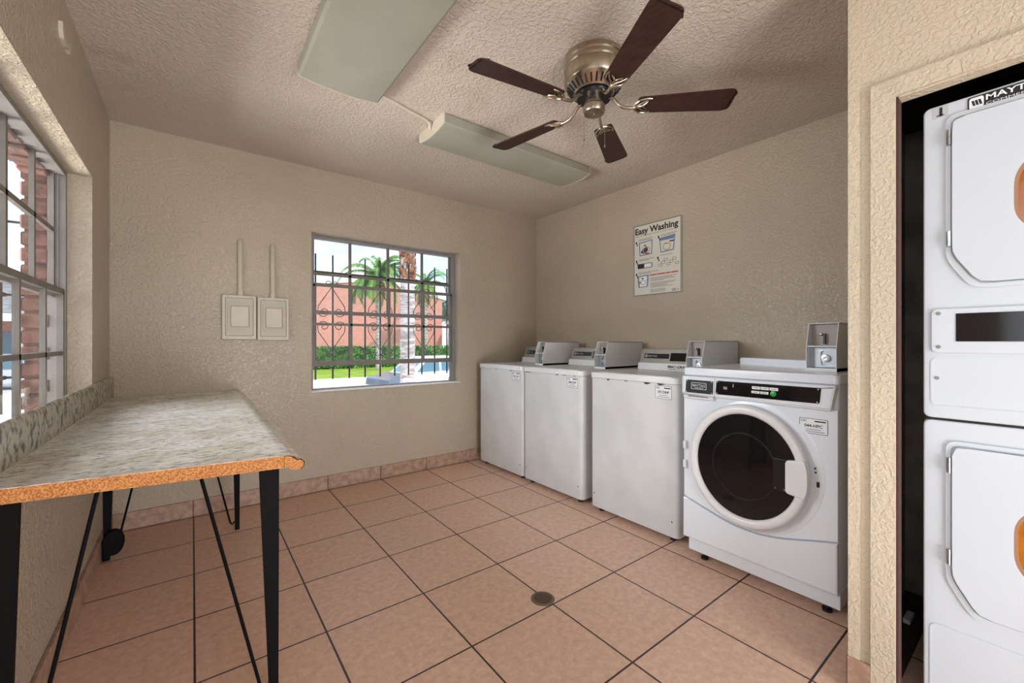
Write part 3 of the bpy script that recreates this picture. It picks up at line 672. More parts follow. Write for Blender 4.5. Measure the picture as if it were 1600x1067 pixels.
# ------------------------------------------------------------------ top-loading washers
def top_washer(y0, y1, yk, label, code, chips, macgray):
    X0 = 2.152
    r = thing('top_load_washer', label, 'washing machine', (X0 + 0.34, (y0 + y1) / 2, 0), 'top-loading coin washers')
    s = MB(); s.prism(rrect(X0, y0 + 0.003, 2.83, y1 - 0.003, 0.026, 5), 0.032, 0.897); s.build('cabinet', 'white_warm', r, 30)
    s = MB(); s.prism(rrect(X0 - 0.010, y0 + 0.001, 2.835, y1 - 0.001, 0.03, 5), 0.899, 0.934, 0.004); s.build('top_panel', 'white', r, 30)
    s = MB(); s.prism(rrect(X0 + 0.012, y0 + 0.05, 2.38, y1 - 0.05, 0.02, 4), 0.934, 0.937, 0.0015); s.build('lid', 'white', r, 30)
    # console
    S = Matrix(((1, 0, 0, 0), (0, 0, 1, 0), (0, 1, 0, 0), (0, 0, 0, 1)))
    s = MB(S); s.prism([(2.645, 0.934), (2.655, 0.985), (2.672, 0.992), (2.700, 1.075), (2.715, 1.086), (2.83, 1.086), (2.83, 0.934)], yk, y1 - 0.025); cs = s.build('console', 'grey_console', r, 30)
    s = MB(S); s.prism([(2.6425, 0.936), (2.6525, 0.984), (2.655, 0.984), (2.655, 0.936)], yk + 0.002, y1 - 0.027); s.build('console_base', 'white', r)
    dx, dz = 0.028, 0.083; ln = math.hypot(dx, dz); ux, uz = dx / ln, dz / ln
    CT = Matrix(((0, ux, -uz, 2.672), (-1, 0, 0, y1 - 0.025), (0, uz, ux, 0.992), (0, 0, 0, 1)))   # on the sloping face
    s = MB(CT); s.box((0.03, 0.026, 0), (0.235, 0.062, 0.001)); s.build('logo_strip', 'black', r)
    s = MB(CT); s.ring(rrect(0.036, 0.032, 0.060, 0.056, 0.008, 3), rrect(0.039, 0.035, 0.057, 0.053, 0.006, 3), 0.001, 0.0016)
    s.box((0.0405, 0.038, 0.001), (0.0445, 0.050, 0.0016)); s.box((0.0465, 0.038, 0.001), (0.0505, 0.050, 0.0016)); s.box((0.052, 0.038, 0.001), (0.0555, 0.050, 0.0016))
    s.text('MAYTAG', (0.066, 0.037, 0.001), 0.013, 0.01, 0.0006); s.build('lettering', 'silver', r)
    s = MB(CT); s.box((0.245, 0.010, 0), (0.44, 0.070, 0.0012)); s.build('display_window', 'black_gloss', r)
    s = MB(CT); s.lathe([(0, 0), (0.004, 0), (0.004, 0.0015), (0, 0.002)], 8, False)
    for q in ((0.012, 0.072), (0.012, 0.008)):
        s.T = CT @ Matrix.Translation((q[0], q[1], 0)); s.lathe([(0, 0), (0.0035, 0), (0.003, 0.0015), (0, 0.002)], 8, False)
    pieces(s, 'screw', 'greyink', r)
    if macgray:
        s = MB(face(2.6495, y1 - 0.027, 0.955)); s.T = Matrix(((0, 0.2, -1, 2.6455), (-1, 0, 0, y1 - 0.027), (0, 1, 0.2, 0.955), (0, 0, 0, 1)))
        s.text('MAC-GRAY', (0.245, 0.000, 0.0), 0.018, 0.035, 0.0012, shear=0.2, width=0.15)
        s.box((0.25, -0.012, 0.0005), (0.385, -0.0085, 0.0012)); s.build('lettering', 'ink', r)
    s = MB()
    for yy, c in ((y1 - 0.035, 0), (y0 + 0.04, 0)):
        s.T = face(X0, yy, 0.12); s.lathe([(0, -0.001), (0.0045, -0.001), (0.0045, 0.001), (0, 0.0015)], 8, False)
    pieces(s, 'front_screw', 'black', r)
    s = MB(face(X0, y1, 0.896))
    for (u, w_, h_) in chips: s.prism(rpoly([(u, 0), (u + w_ * 0.3, -h_), (u + w_ * 0.6, -h_ * 0.8), (u + w_, 0)], 0.002, 2), -0.0005, 0.0006)
    pieces(s, 'paint_chip', 'rust', r)
    for yy in (y0 + 0.06, y1 - 0.06):
        for xx in (X0 + 0.05, 2.78):
            s = MB(Matrix.Translation((xx, yy, 0))); s.lathe([(0, 0), (0.019, 0), (0.019, 0.012), (0.009, 0.014), (0.009, 0.034), (0, 0.034)], 12, False); s.build('foot', 'black', r, 40)
    sticker(y0 + 0.148, 0.808, 0.108, 0.078, X0, code, r, False)
    return r
top_washer(2.660, 3.315, 2.805, 'white top-loading coin washer farthest back, standing against the back wall', '597-CNP', [(0.26, 0.03, 0.005), (0.03, 0.07, 0.003), (0.47, 0.05, 0.006)], False)
top_washer(2.008, 2.655, 2.155, 'white top-loading coin washer, second from the back wall', '596-CHP', [(0.02, 0.09, 0.006), (0.38, 0.035, 0.007), (0.45, 0.05, 0.004), (0.56, 0.03, 0.004)], False)
top_washer(1.283, 1.932, 1.423, 'white top-loading coin washer standing next to the front loader', '597-CHNP', [(0.14, 0.03, 0.010), (0.28, 0.03, 0.006), (0.42, 0.055, 0.012), (0.51, 0.06, 0.010)], True)
coin_box('white coin box on the rear left washer, nearest the back wall', 2.40, 2.80, 0.9345, 0.202, 0.45, 0.105)
coin_box('white coin box on the second washer from the back wall', 2.44, 2.15, 0.9345, 0.202, 0.46, 0.105)
coin_box('white coin box between the third top loader and the front loader', 2.465, 1.418, 0.9345, 0.208, 0.475, 0.105)

# ------------------------------------------------------------------ front-loading washer
fr = thing('front_load_washer', 'white front-loading coin washer with big round black glass door', 'washing machine', (2.42, 0.868, 0))
Y0, Y1 = 0.532, 1.204; XF = 2.066
yc = (Y0 + Y1) / 2
s = MB(); s.prism(rrect(XF + 0.012, Y0 + 0.004, 2.80, Y1 - 0.004, 0.012, 3), 0.115, 0.964); s.build('cabinet', 'white_cool', fr, 30)
s = MB(); s.box((XF + 0.022, Y0 + 0.002, 0.045), (2.80, Y1 - 0.018, 0.115), 0.003); s.build('kick_plate', 'white_cool', fr)
# top plate
s = MB(); s.prism(rrect(XF - 0.004, Y0 - 0.001, 2.805, Y1 + 0.001, 0.022, 5), 0.966, 1.003, 0.007); s.build('top_panel', 'white_cool', fr, 30)
s = MB(); s.prism(rpoly([(2.62, 1.17), (2.48, 0.80), (2.48, 0.735), (2.79, 0.735), (2.79, 1.17)], 0.03, 5), 1.003, 1.043, 0.01); s.build('raised_back_cover', 'white_cool', fr, 40)
# front panel above the seam
Ff = face(XF + 0.012, Y1, 0)
def seam(u): return 0.327 - 0.070 * math.sin(PI * u / 0.672) ** 1.3 if 0 < u < 0.672 else 0.327
us = [0.004 + 0.664 * k / 24 for k in range(25)]
s = MB(Ff); s.prism([(u, seam(u) + 0.003) for u in us] + [(0.668, 0.862), (0.004, 0.862)], 0, 0.012, 0.003); fp = s.build('front_panel', 'white_cool', fr)
s = MB(Ff); s.prism([(0.003, 0.118), (0.669, 0.114)] + [(u, seam(u) - 0.003) for u in us[::-1]], 0, 0.022, 0.007); s.build('lower_panel', 'white_cool', fr)
# control fascia
Sx = Matrix(((1, 0, 0, 0), (0, 0, 1, 0), (0, 1, 0, 0), (0, 0, 0, 1)))
s = MB(face(XF + 0.012, Y1, 0)); s.prism(rpoly([(0.002, 0.866), (0.650, 0.856), (0.668, 0.962), (0.002, 0.962)], 0.008, 3), 0, 0.034, 0.010); s.build('control_panel', 'white_cool', fr, 40)
xo = XF + 0.012 - 0.034
s = MB(face(xo, Y1, 0)); s.prism(rpoly([(0.026, 0.877), (0.170, 0.877), (0.172, 0.943), (0.030, 0.943)], 0.004, 2), 0, 0.002); s.build('badge_panel', 'black', fr)
s = MB(face(xo, Y1, 0)); s.prism(rpoly([(0.184, 0.881), (0.612, 0.884), (0.618, 0.949), (0.188, 0.948)], 0.006, 2), 0, 0.002); s.build('display_strip', 'black_gloss', fr)
s = MB(face(xo, Y1, 0)); s.prism([(0.1765, 0.865), (0.1785, 0.865), (0.1805, 0.958), (0.1785, 0.958)], -0.001, 0.0008); s.build('drawer_seam', 'greyink', fr)
s = MB(face(xo, Y1, 0)); s.prism(rrect(0.012, 0.846, 0.170, 0.864, 0.006, 3), -0.012, -0.002, 0.003); s.build('detergent_drawer_grip', 'white_warm', fr)
s = MB(face(xo, Y1, 0)); s.box((0.04, 0.857, -0.002), (0.145, 0.861, -0.0005)); s.build('drawer_shadow_slot', 'black', fr)
s = MB(face(xo, Y1, 0)); s.ring(rrect(0.058, 0.896, 0.138, 0.931, 0.004, 3), rrect(0.061, 0.899, 0.135, 0.928, 0.003, 3), 0.002, 0.003); s.text('MAYTAG', (0.065, 0.909, 0.002), 0.014, 0.02, 0.0006, width=0.066)
s.box((0.075, 0.902, 0.002), (0.121, 0.905, 0.0026)); s.build('badge_lettering', 'silver', fr)
s = MB(face(xo, Y1, 0))
for k in range(3): s.box((0.352 + k * 0.037, 0.922, 0.002), (0.386 + k * 0.037, 0.935, 0.003))
for k in range(2): s.box((0.350 + k * 0.037, 0.903, 0.002), (0.384 + k * 0.037, 0.914, 0.003))
pieces(s, 'button', 'label', fr)
s = MB(face(xo, Y1, 0))
for k in range(3): s.box((0.358 + k * 0.037, 0.927, 0.003), (0.380 + k * 0.037, 0.930, 0.0033))
for k in range(2): s.box((0.356 + k * 0.037, 0.907, 0.003), (0.378 + k * 0.037, 0.910, 0.0033))
pieces(s, 'button_mark', 'greyink', fr)
s = MB(face(xo, Y1, 0) @ Matrix.Translation((0.440, 0.908, 0.002))); s.lathe([(0, 0), (0.0125, 0), (0.0125, 0.001), (0.0095, 0.002), (0, 0.0022)], 20, False); s.build('start_button', 'green', fr, 40)
s = MB()
for u, z in ((0.036, 0.938), (0.164, 0.938), (0.032, 0.882), (0.163, 0.882), (0.194, 0.943), (0.191, 0.886), (0.608, 0.943), (0.604, 0.889)):
    s.T = face(xo, Y1, 0) @ Matrix.Translation((u, z, 0.002)); s.lathe([(0, 0), (0.003, 0), (0.003, 0.0008), (0, 0.001)], 8, False)
pieces(s, 'panel_screw', 'silver', fr)
s = MB(face(xo, Y1, 0)); s.box((0.222, 0.908, 0.002), (0.240, 0.922, 0.0024)); s.build('card_icon', 'greyink', fr)
s = MB(face(xo, Y1, 0)); s.prism([(0.266, 0.922), (0.268, 0.922), (0.270, 0.937), (0.268, 0.938)], 0.002, 0.0024); s.build('indicator', 'label', fr)
# door: recessed collar, ring, glass, handle
DC = (0.320, 0.562)
DT = face(XF, Y1, 0) @ Matrix.Translation((DC[0], DC[1], 0)) @ Matrix.Diagonal((0.915, 1, 0.88, 1))
s = MB(DT @ Matrix.Translation((0.030, 0.0, 0))); s.lathe([(0.305, 0.0002), (0.300, 0.003), (0.268, 0.003), (0.255, 0.001), (0.2, 0.001), (0.2, 0.0002)], 64, False); s.build('door_recess', 'white_cool', fr, 40)
s = MB(DT); s.lathe([(0.264, 0.003), (0.275, 0.010), (0.285, 0.022), (0.285, 0.038), (0.280, 0.050), (0.268, 0.057), (0.252, 0.056), (0.244, 0.050), (0.239, 0.038), (0.239, 0.003)], 72, False); door = s.build('door', 'white', fr, 40)
s = MB(DT); s.lathe([(0.0, 0.052), (0.12, 0.050), (0.19, 0.046), (0.2395, 0.042)], 64, False); s.build('door_glass', 'black_gloss', door, 60)
s = MB(DT); s.ring([(0.155 * math.cos(2 * PI * k / 48), 0.155 * math.sin(2 * PI * k / 48)) for k in range(48)], [(0.149 * math.cos(2 * PI * k / 48), 0.149 * math.sin(2 * PI * k / 48)) for k in range(48)], 0.046, 0.0505); s.build('inner_ring', 'black', door)
s = MB(DT)
o = [(0.196, -0.070), (0.196, 0.070)] + [(0.284 * math.cos(a), 0.284 * math.sin(a)) for a in (0.29, 0.15, 0.0, -0.15, -0.29)]
s.prism(rpoly(o, 0.010, 3), 0.046, 0.066, 0.006); s.build('door_handle', 'white', door, 40)
s = MB(DT); s.box((0.140, -0.068, 0.046), (0.197, 0.070, 0.0535), 0.003); s.build('finger_recess', 'black', door)
s = MB()
for z in (-0.060,):
    for u in (0.150, 0.188): s.T = DT @ Matrix.Translation((u, z, 0.0535)); s.lathe([(0, 0), (0.004, 0), (0.003, 0.002), (0, 0.002)], 8, False)
pieces(s, 'handle_screw', 'steel', door)
s = MB(DT); s.box((0.293, 0.045, 0.003), (0.300, 0.052, 0.006)); s.box((0.295, 0.028, 0.003), (0.302, 0.035, 0.006)); s.box((0.302, -0.028, 0.003), (0.313, -0.006, 0.006)); pieces(s, 'door_catch', 'black', fr)
sticker(0.672, 0.752, 0.104, 0.066, XF, '044-HPC', fr, True)
s = MB(); 
for u, z in ((0.005, 0.60), (0.005, 0.50)): s.T = face(XF, Y1, 0); s.box((0.008, z - 0.02, 0.0), (0.024, z + 0.02, 0.018), 0.003)
pieces(s, 'door_hinge', 'white', fr)
for yy in (Y0 + 0.06, Y1 - 0.08):
    for xx in (XF + 0.07, 2.74):
        s = MB(Matrix.Translation((xx, yy, 0))); s.lathe([(0, 0), (0.019, 0), (0.019, 0.012), (0.01, 0.014), (0.01, 0.046), (0, 0.046)], 12, False); s.build('foot', 'black', fr, 40)
coin_box('white coin box on the front-loading washer with open metal lock bay', 2.285, 0.716, 1.0035, 0.222, 0.43, 0.118)

# ------------------------------------------------------------------ stacked dryer in the closet
XD = 1.785
dr = thing('stacked_dryer', 'tall white double-stack commercial dryer with amber round-cornered door windows in the closet', 'dryer', (XD + 0.34, -0.095, 0))
DY1, DY0 = 0.250, -0.440
def dryer_unit(z0, z1, dz0, dz1, zw, upper):
    u = thing('upper_dryer' if upper else 'lower_dryer', None, None, (0, 0, 0)); u.parent = dr; u.matrix_parent_inverse = Matrix.Identity(4); u.location = (0, 0, 0)
    return u
def fd(): return MB(face(XD, DY1, 0))
WD = DY1 - DY0
for upper, z0, z1, dz0, dz1, zw in ((True, 0.910, 1.850, 1.305, 1.797, 1.540), (False, 0.020, 0.903, 0.355, 0.835, 0.590)):
    s = MB(); s.box((XD + 0.012, DY0, z0), (2.47, DY1, z1), 0.008); s.build('cabinet', 'dryer_white', dr)
    s = fd(); out = rrect(0, z0, WD, z1, 0.016, 4); s.prism(out, -0.012, 0.0, 0.004); s.build('front_panel', 'dryer_white', dr, 40)
    ul, ur = 0.059, WD - 0.059
    dp = [(ul, dz0 + 0.09), (ul + 0.052, dz0), (ur - 0.052, dz0), (ur, dz0 + 0.09), (ur, dz1), (ul, dz1)]
    big = rpoly([(p[0] + (-0.010 if p[0] < WD / 2 else 0.010), p[1] + (-0.012 if p[1] < zw else 0.012)) for p in dp], 0.028, 5)
    inn = rpoly(dp, 0.022, 5)
    s = fd(); s.ring(big, [(p[0], p[1]) for p in inn], 0.0, 0.006); s.build('door_surround', 'dryer_white', dr, 40)
    uc, hw, hh = WD / 2, 0.166, 0.150
    ov = rpoly([(uc - hw, zw - 0.062), (uc - 0.095, zw - hh), (uc + 0.095, zw - hh), (uc + hw, zw - 0.062), (uc + hw, zw + 0.062), (uc + 0.095, zw + hh), (uc - 0.095, zw + hh), (uc - hw, zw + 0.062)], 0.035, 5)
    # door slab as ring between its outline and the window (same vertex count)
    N_ = 96
    def resample(P, n, c0):
        """points of the outline at even angles about c0"""
        R = []
        m = len(P)
        for k in range(n):
            a = 2 * PI * k / n + 0.001; d = Vector((math.cos(a), math.sin(a))); best = None
            for i in range(m):
                p, q = Vector(P[i]) - Vector(c0), Vector(P[(i + 1) % m]) - Vector(c0); e = q - p
                den = d.x * e.y - d.y * e.x
                if abs(den) < 1e-12: continue
                t_ = (p.x * e.y - p.y * e.x) / den; s_ = (p.x * d.y - p.y * d.x) / den
                if t_ > 0 and -1e-6 <= s_ <= 1 + 1e-6 and (best is None or t_ > best): best = t_
            R.append((c0[0] + d.x * best, c0[1] + d.y * best))
        return R
    c0 = (uc, zw); do = resample(rpoly([(p[0] + (0.004 if p[0] < WD / 2 else -0.004), p[1] + (0.004 if p[1] < zw else -0.004)) for p in dp], 0.02, 5), N_, c0); di = resample(ov, N_, c0)
    s = fd(); s.ring(do, di, 0.001, 0.014); dd_ = s.build('door', 'dryer_white', dr, 40)
    ov2 = resample([(uc + (p[0] - uc) * 0.955, zw + (p[1] - zw) * 0.95) for p in ov], N_, c0)
    s = fd(); s.ring(di, ov2, 0.002, 0.011); s.build('window_gasket', 'gasket', dd_, 40)
    s = fd(); s.prism(ov2, 0.002, 0.004); s.build('door_window', 'amber', dd_)
    for zz in ((1.742, 1.443) if upper else (0.775, 0.505)):
        s = fd(); s.tube([(ul - 0.003, zz - 0.022, 0.012), (ul - 0.003, zz + 0.022, 0.012)], 0.005, 8); s.box((ul - 0.004, zz - 0.02, 0.002), (ul + 0.0, zz + 0.02, 0.012)); s.build('hinge', 'steel', dr, 50)
    if upper:
        s = fd(); s.prism(rrect(0.018, 1.106, WD - 0.018, 1.238, 0.014, 4), 0, 0.006, 0.002); s.build('control_panel', 'dryer_white', dr, 30)
        s = fd(); s.box((0.070, 1.140, 0.006), (WD - 0.10, 1.222, 0.0075)); s.build('display_window', 'black_gloss', dr)
        s = MB()
        for uu, zz in ((0.034, 1.224), (0.034, 1.124), (0.030, 1.030)):
            s.T = face(XD, DY1, 0) @ Matrix.Translation((uu, zz, 0.006 if zz > 1.1 else 0)); s.lathe([(0, 0), (0.0055, 0), (0.004, 0.003), (0, 0.003)], 10, False)
        pieces(s, 'screw', 'greyink', dr, 40)
        s = fd(); s.prism(rrect(0.020, 1.812, 0.054, 1.848 - 0.001, 0.001, 2), 0.0, 0.0008); st = s.build('number_sticker', 'silver', dr)
        s = fd(); s.text('1', (0.030, 1.818, 0.0008), 0.024, 0.05, 0.0005); s.box((0.029, 1.8175, 0.0008), (0.045, 1.8205, 0.0013)); s.build('print', 'ink', st)
        s = fd(); s.prism(rrect(0.090, 1.803, 0.330, 1.846, 0.006, 4), 0, 0.001); bd = s.build('brand_badge', 'silver', dr)
        s = fd(); s.prism(rrect(0.0925, 1.8055, 0.3275, 1.8435, 0.005, 4), 0.001, 0.0014); s.build('badge_field', 'ink', bd)
        s = fd(); s.prism(rrect(0.096, 1.809, 0.124, 1.840, 0.005, 3), 0.0014, 0.0018)
        s.text('MAYTAG', (0.128, 1.824, 0.0014), 0.0155, 0.02, 0.0004, width=0.11); s.text('COMMERCIAL', (0.128, 1.811, 0.0014), 0.0065, 0.0, 0.0004, width=0.11); s.build('badge_lettering', 'label', bd)
        s = fd()
        for k in range(3): s.prism([(0.100 + k * 0.0065, 1.832), (0.105 + k * 0.0065, 1.832), (0.1085 + k * 0.0065, 1.817), (0.1035 + k * 0.0065, 1.817)], 0.0018, 0.0022)
        s.build('badge_emblem', 'ink', bd)
        s = fd(); s.ring(rrect(0.016, 0.945, WD - 0.016, 1.095, 0.02, 4), rrect(0.020, 0.949, WD - 0.020, 1.091, 0.017, 4), 0.0, 0.0015); s.build('embossed_line', 'dryer_white', dr)
    else:
        s = fd(); s.ring(rrect(0.014, 0.03, WD - 0.014, 0.290, 0.02, 4), rrect(0.018, 0.034, WD - 0.018, 0.286, 0.017, 4), 0.0, 0.0015); s.build('access_panel_edge', 'dryer_white', dr)
s = MB(); s.box((XD + 0.02, DY0 + 0.006, 0.0), (2.46, DY1 - 0.006, 0.021)); s.box((XD + 0.006, DY0 + 0.004, 0.902), (2.46, DY1 - 0.004, 0.911)); pieces(s, 'base_frame', 'black', dr)

# ------------------------------------------------------------------ poster
PT = face(XR, 2.170, 1.514)
po = thing('instruction_poster', 'Easy Washing instruction poster taped to the wall above the washers', 'poster', (XR, 1.95, 1.514))
PW, PH = 0.442, 0.594
s = MB(PT); s.prism(rrect(0, 0, PW, PH, 0.008, 3), 0, 0.004); s.build('backing', 'fixture', po)
s = MB(PT); s.prism(rrect(0.008, 0.008, PW - 0.010, PH - 0.008, 0.004, 3), 0.004, 0.0045); s.build('sheet', 'paper', po)
s = MB(PT); s.ring(rrect(0.008, 0.008, PW - 0.010, PH - 0.008, 0.004, 3), rrect(0.011, 0.011, PW - 0.013, PH - 0.011, 0.003, 3), 0.0045, 0.0049)
s.text('Easy Washing', (0.020, 0.515, 0.0045), 0.050, 0.032, 0.0004, width=0.39)
for x, z in ((0.022, 0.425), (0.232, 0.435), (0.024, 0.270), (0.225, 0.270), (0.024, 0.160)):
    s.prism([(x, z + 0.03), (x + 0.016, z + 0.034), (x + 0.014, z + 0.016), (x + 0.020, z + 0.012), (x + 0.024, z - 0.006), (x + 0.012, z - 0.004), (x + 0.014, z + 0.008), (x + 0.004, z + 0.014)], 0.0045, 0.0049)
s.box((0.105, 0.408, 0.0049), (0.125, 0.418, 0.0054)); s.box((0.080, 0.140, 0.0049), (0.100, 0.150, 0.0054))
s.box((0.046, 0.232, 0.0049), (0.100, 0.262, 0.0054)); s.box((0.29, 0.392, 0.0049), (0.325, 0.402, 0.0054)); s.box((0.335, 0.404, 0.0049), (0.375, 0.414, 0.0054))
s.text('CSC', (0.355, 0.020, 0.0045), 0.016, 0.03, 0.0004); s.box((0.405, 0.024, 0.0045), (0.411, 0.032, 0.0049))
s.build('black_lettering', 'ink', po)
s = MB(PT)
s.text('HIGH EFFICIENCY FRONT LOAD WASHER', (0.020, 0.494, 0.0045), 0.011, 0.012, 0.0004, width=0.385); s.build('grey_lettering', 'greyink', po)
s = MB(PT)
for x0_, x1_, z in ((0.05, 0.19, 0.468), (0.05, 0.175, 0.458), (0.262, 0.40, 0.470), (0.262, 0.38, 0.459), (0.055, 0.20, 0.300), (0.055, 0.15, 0.291), (0.25, 0.36, 0.308), (0.055, 0.24, 0.192), (0.055, 0.17, 0.183)):
    s.box((x0_, z, 0.0045), (x1_, z + 0.004, 0.0049))
for k in range(9): s.box((0.165, 0.140 - k * 0.0085 - (0.008 if k > 3 else 0), 0.0045), (0.165 + (0.235, 0.2, 0.22, 0.12, 0.225, 0.21, 0.16, 0.14, 0.20)[k], 0.1435 - k * 0.0085 - (0.008 if k > 3 else 0), 0.0049))
for k in range(3): s.box((0.165, 0.044 - k * 0.010, 0.0045), (0.30, 0.048 - k * 0.010, 0.0049))
pieces(s, 'print_line', 'greyink', po)
s = MB(PT); s.ring([(0.055, 0.445), (0.185, 0.452), (0.180, 0.335), (0.062, 0.332)], [(0.064, 0.437), (0.176, 0.444), (0.172, 0.343), (0.070, 0.340)], 0.0045, 0.0049)
s.ring([(0.245, 0.448), (0.385, 0.456), (0.372, 0.335), (0.258, 0.330)], [(0.254, 0.428), (0.375, 0.434), (0.364, 0.343), (0.265, 0.339)], 0.0045, 0.0049)
s.ring([(0.040, 0.168), (0.150, 0.172), (0.142, 0.075), (0.052, 0.070)], [(0.054, 0.160), (0.136, 0.163), (0.130, 0.080), (0.062, 0.078)], 0.0045, 0.0049)
s.box((0.255, 0.425, 0.0045), (0.372, 0.442, 0.0048)); pieces(s, 'blue_drawing', 'blue', po)
s = MB(PT); s.prism(rrect(0.042, 0.228, 0.182, 0.268, 0.01, 3), 0.0045, 0.0048); s.prism(rpoly([(0.07, 0.36), (0.10, 0.395), (0.135, 0.40), (0.145, 0.37), (0.11, 0.345)], 0.008, 3), 0.0049, 0.0053); pieces(s, 'navy_drawing', 'navy', po)
s = MB(PT); s.prism(rrect(0.108, 0.233, 0.175, 0.263, 0.006, 3), 0.0048, 0.0052); s.prism(rrect(0.066, 0.078, 0.128, 0.160, 0.006, 3), 0.0045, 0.0047)
pieces(s, 'white_drawing', 'label', po)
s = MB(PT)
for cx, cz, r0, r1 in ((0.097, 0.112, 0.026, 0.020), (0.128, 0.375, 0.034, 0.027), (0.312, 0.372, 0.036, 0.028)):
    s.ring([(cx + r0 * math.cos(2 * PI * k / 24), cz + r0 * 0.85 * math.sin(2 * PI * k / 24)) for k in range(24)], [(cx + r1 * math.cos(2 * PI * k / 24), cz + r1 * 0.8 * math.sin(2 * PI * k / 24)) for k in range(24)], 0.0053, 0.0056)
pieces(s, 'round_drawing', 'tanink', po)
s = MB(PT)
for k, (a, b_) in enumerate(((0.160, 0.225), (0.229, 0.300), (0.304, 0.345), (0.349, 0.410))): s.box((a, 0.160, 0.0045), (b_, 0.170, 0.0049))
s.prism([(0.105, 0.362), (0.155, 0.345), (0.158, 0.335), (0.12, 0.340)], 0.0054, 0.0058); s.box((0.058, 0.105, 0.005), (0.074, 0.122, 0.0054)); s.build('red_lettering', 'redink', po)
s = MB(PT)
for k in range(7):
    x = 0.238 + k * 0.024; z = 0.222 + (k % 3) * 0.018; s.ring(rrect(x, z, x + 0.034, z + 0.022, 0.006, 2), rrect(x + 0.004, z + 0.004, x + 0.030, z + 0.018, 0.004, 2), 0.0045, 0.0049 + k * 0.00005)
pieces(s, 'line_drawing', 'greyink', po)

# ------------------------------------------------------------------ floor drain
d = thing('floor_drain', 'round metal floor drain grate set in the floor tiles', 'drain', (1.233, 1.385, 0))
s = MB(Matrix.Translation((1.233, 1.385, 0))); s.lathe([(0.040, 0.0005), (0.040, 0.003), (0.050, 0.003), (0.053, 0.0005)], 32, False); s.build('rim', 'grate', d, 40)
s = MB(Matrix.Translation((1.233, 1.385, 0))); s.lathe([(0, 0.0004), (0.042, 0.0004), (0.042, 0.0012), (0, 0.0012)], 32, False); s.build('drain_hole', 'black', d)
s = MB(Matrix.Translation((1.233, 1.385, 0)) @ Matrix.Rotation(0.5, 4, 'Z'))
for k in range(-4, 5):
    hl = math.sqrt(0.041 ** 2 - (k * 0.0088) ** 2); s.box((k * 0.0088 - 0.0018, -hl, 0.0012), (k * 0.0088 + 0.0018, hl, 0.0028))
s.build('grate', 'grate', d)

# ------------------------------------------------------------------ outside
ZG = -0.8
s = MB(); s.box((-60, -12, ZG - 0.2), (60, 90, ZG - 0.02)); struct(s.build('ground', 'asphalt'))
s = MB(); s.box((-3.0, 3.9, ZG - 0.02), (30, 23.1, ZG)); s.box((-30, 3.9, ZG - 0.02), (-3.0, 60, ZG - 0.005)); struct(s.build('driveway', 'road'))
s = MB(); s.box((-3.0, 23.1, ZG - 0.02), (40, 40, ZG + 0.01)); struct(s.build('lawn', 'lawn'))
s = MB(); s.prism(rpoly([(-4.6, 11), (-3.0, 11), (-3.0, 15), (-4.2, 15)], 0.3), ZG - 0.02, ZG + 0.03)
s.build('lawn_patch', 'lawn', None)['kind'] = 'structure'

def pj_dir(px):
    u = (px - 800) / 652; s_, c_ = math.sin(math.radians(37.45)), math.cos(math.radians(37.45)); return (s_ + u * c_, c_ - u * s_)
def at(px, depth): a = pj_dir(px); return (a[0] * depth, a[1] * depth)

# brick building with a low gable, and a lower wing to its right
def building(name, label, cat='building'): return thing(name, label, cat, (0, 0, 0))
bq = thing('brick_building', 'long pink brick building with pale gable roof behind the hedge', 'building', (14, 36, ZG))
s = MB(); 
pts = [(2.0, ZG), (19.1, ZG), (19.1, 5.2), (13.0, 6.4), (2.0, 4.9)]
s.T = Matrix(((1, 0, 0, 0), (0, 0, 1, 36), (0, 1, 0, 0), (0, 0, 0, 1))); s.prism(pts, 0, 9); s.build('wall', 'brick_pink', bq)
s = MB(Matrix(((1, 0, 0, 0), (0, 0, 1, 35.9), (0, 1, 0, 0), (0, 0, 0, 1)))); s.prism([(1.2, 4.9), (13.0, 6.4), (19.5, 5.1), (19.5, 5.9), (13.0, 7.6), (1.2, 6.0)], 0, 9.5); s.build('roof', 'fascia', bq)
s = MB(); s.box((4.0, 35.8, 1.0), (4.8, 36, 2.3)); s.build('window', 'label', bq)
wq = thing('low_house', 'low brick wing with dark windows under a white eave, right of the gable building', 'building', (23.5, 33, ZG))
s = MB(); s.box((19.7, 32.6, ZG), (34, 35, 2.6)); s.build('wall', 'brick_pink', wq)
s = MB(); s.T = Matrix(((0, 0, 1, 19.55), (1, 0, 0, 0), (0, 1, 0, 0), (0, 0, 0, 1))); s.prism([(32.3, 2.55), (32.3, 2.8), (34, 3.6), (35.8, 2.8), (35.8, 2.55)], 0, 15.4); s.build('roof', 'roof', wq)
s = MB(); s.box((19.55, 32.25, 2.5), (34.6, 32.32, 2.85)); s.build('fascia', 'fascia', wq)
for x in (19.9, 21.9, 23.9):
    s = MB(); s.box((x, 32.55, 0.0), (x + 1.7, 32.6, 1.5)); s.build('window', 'carglass', wq)
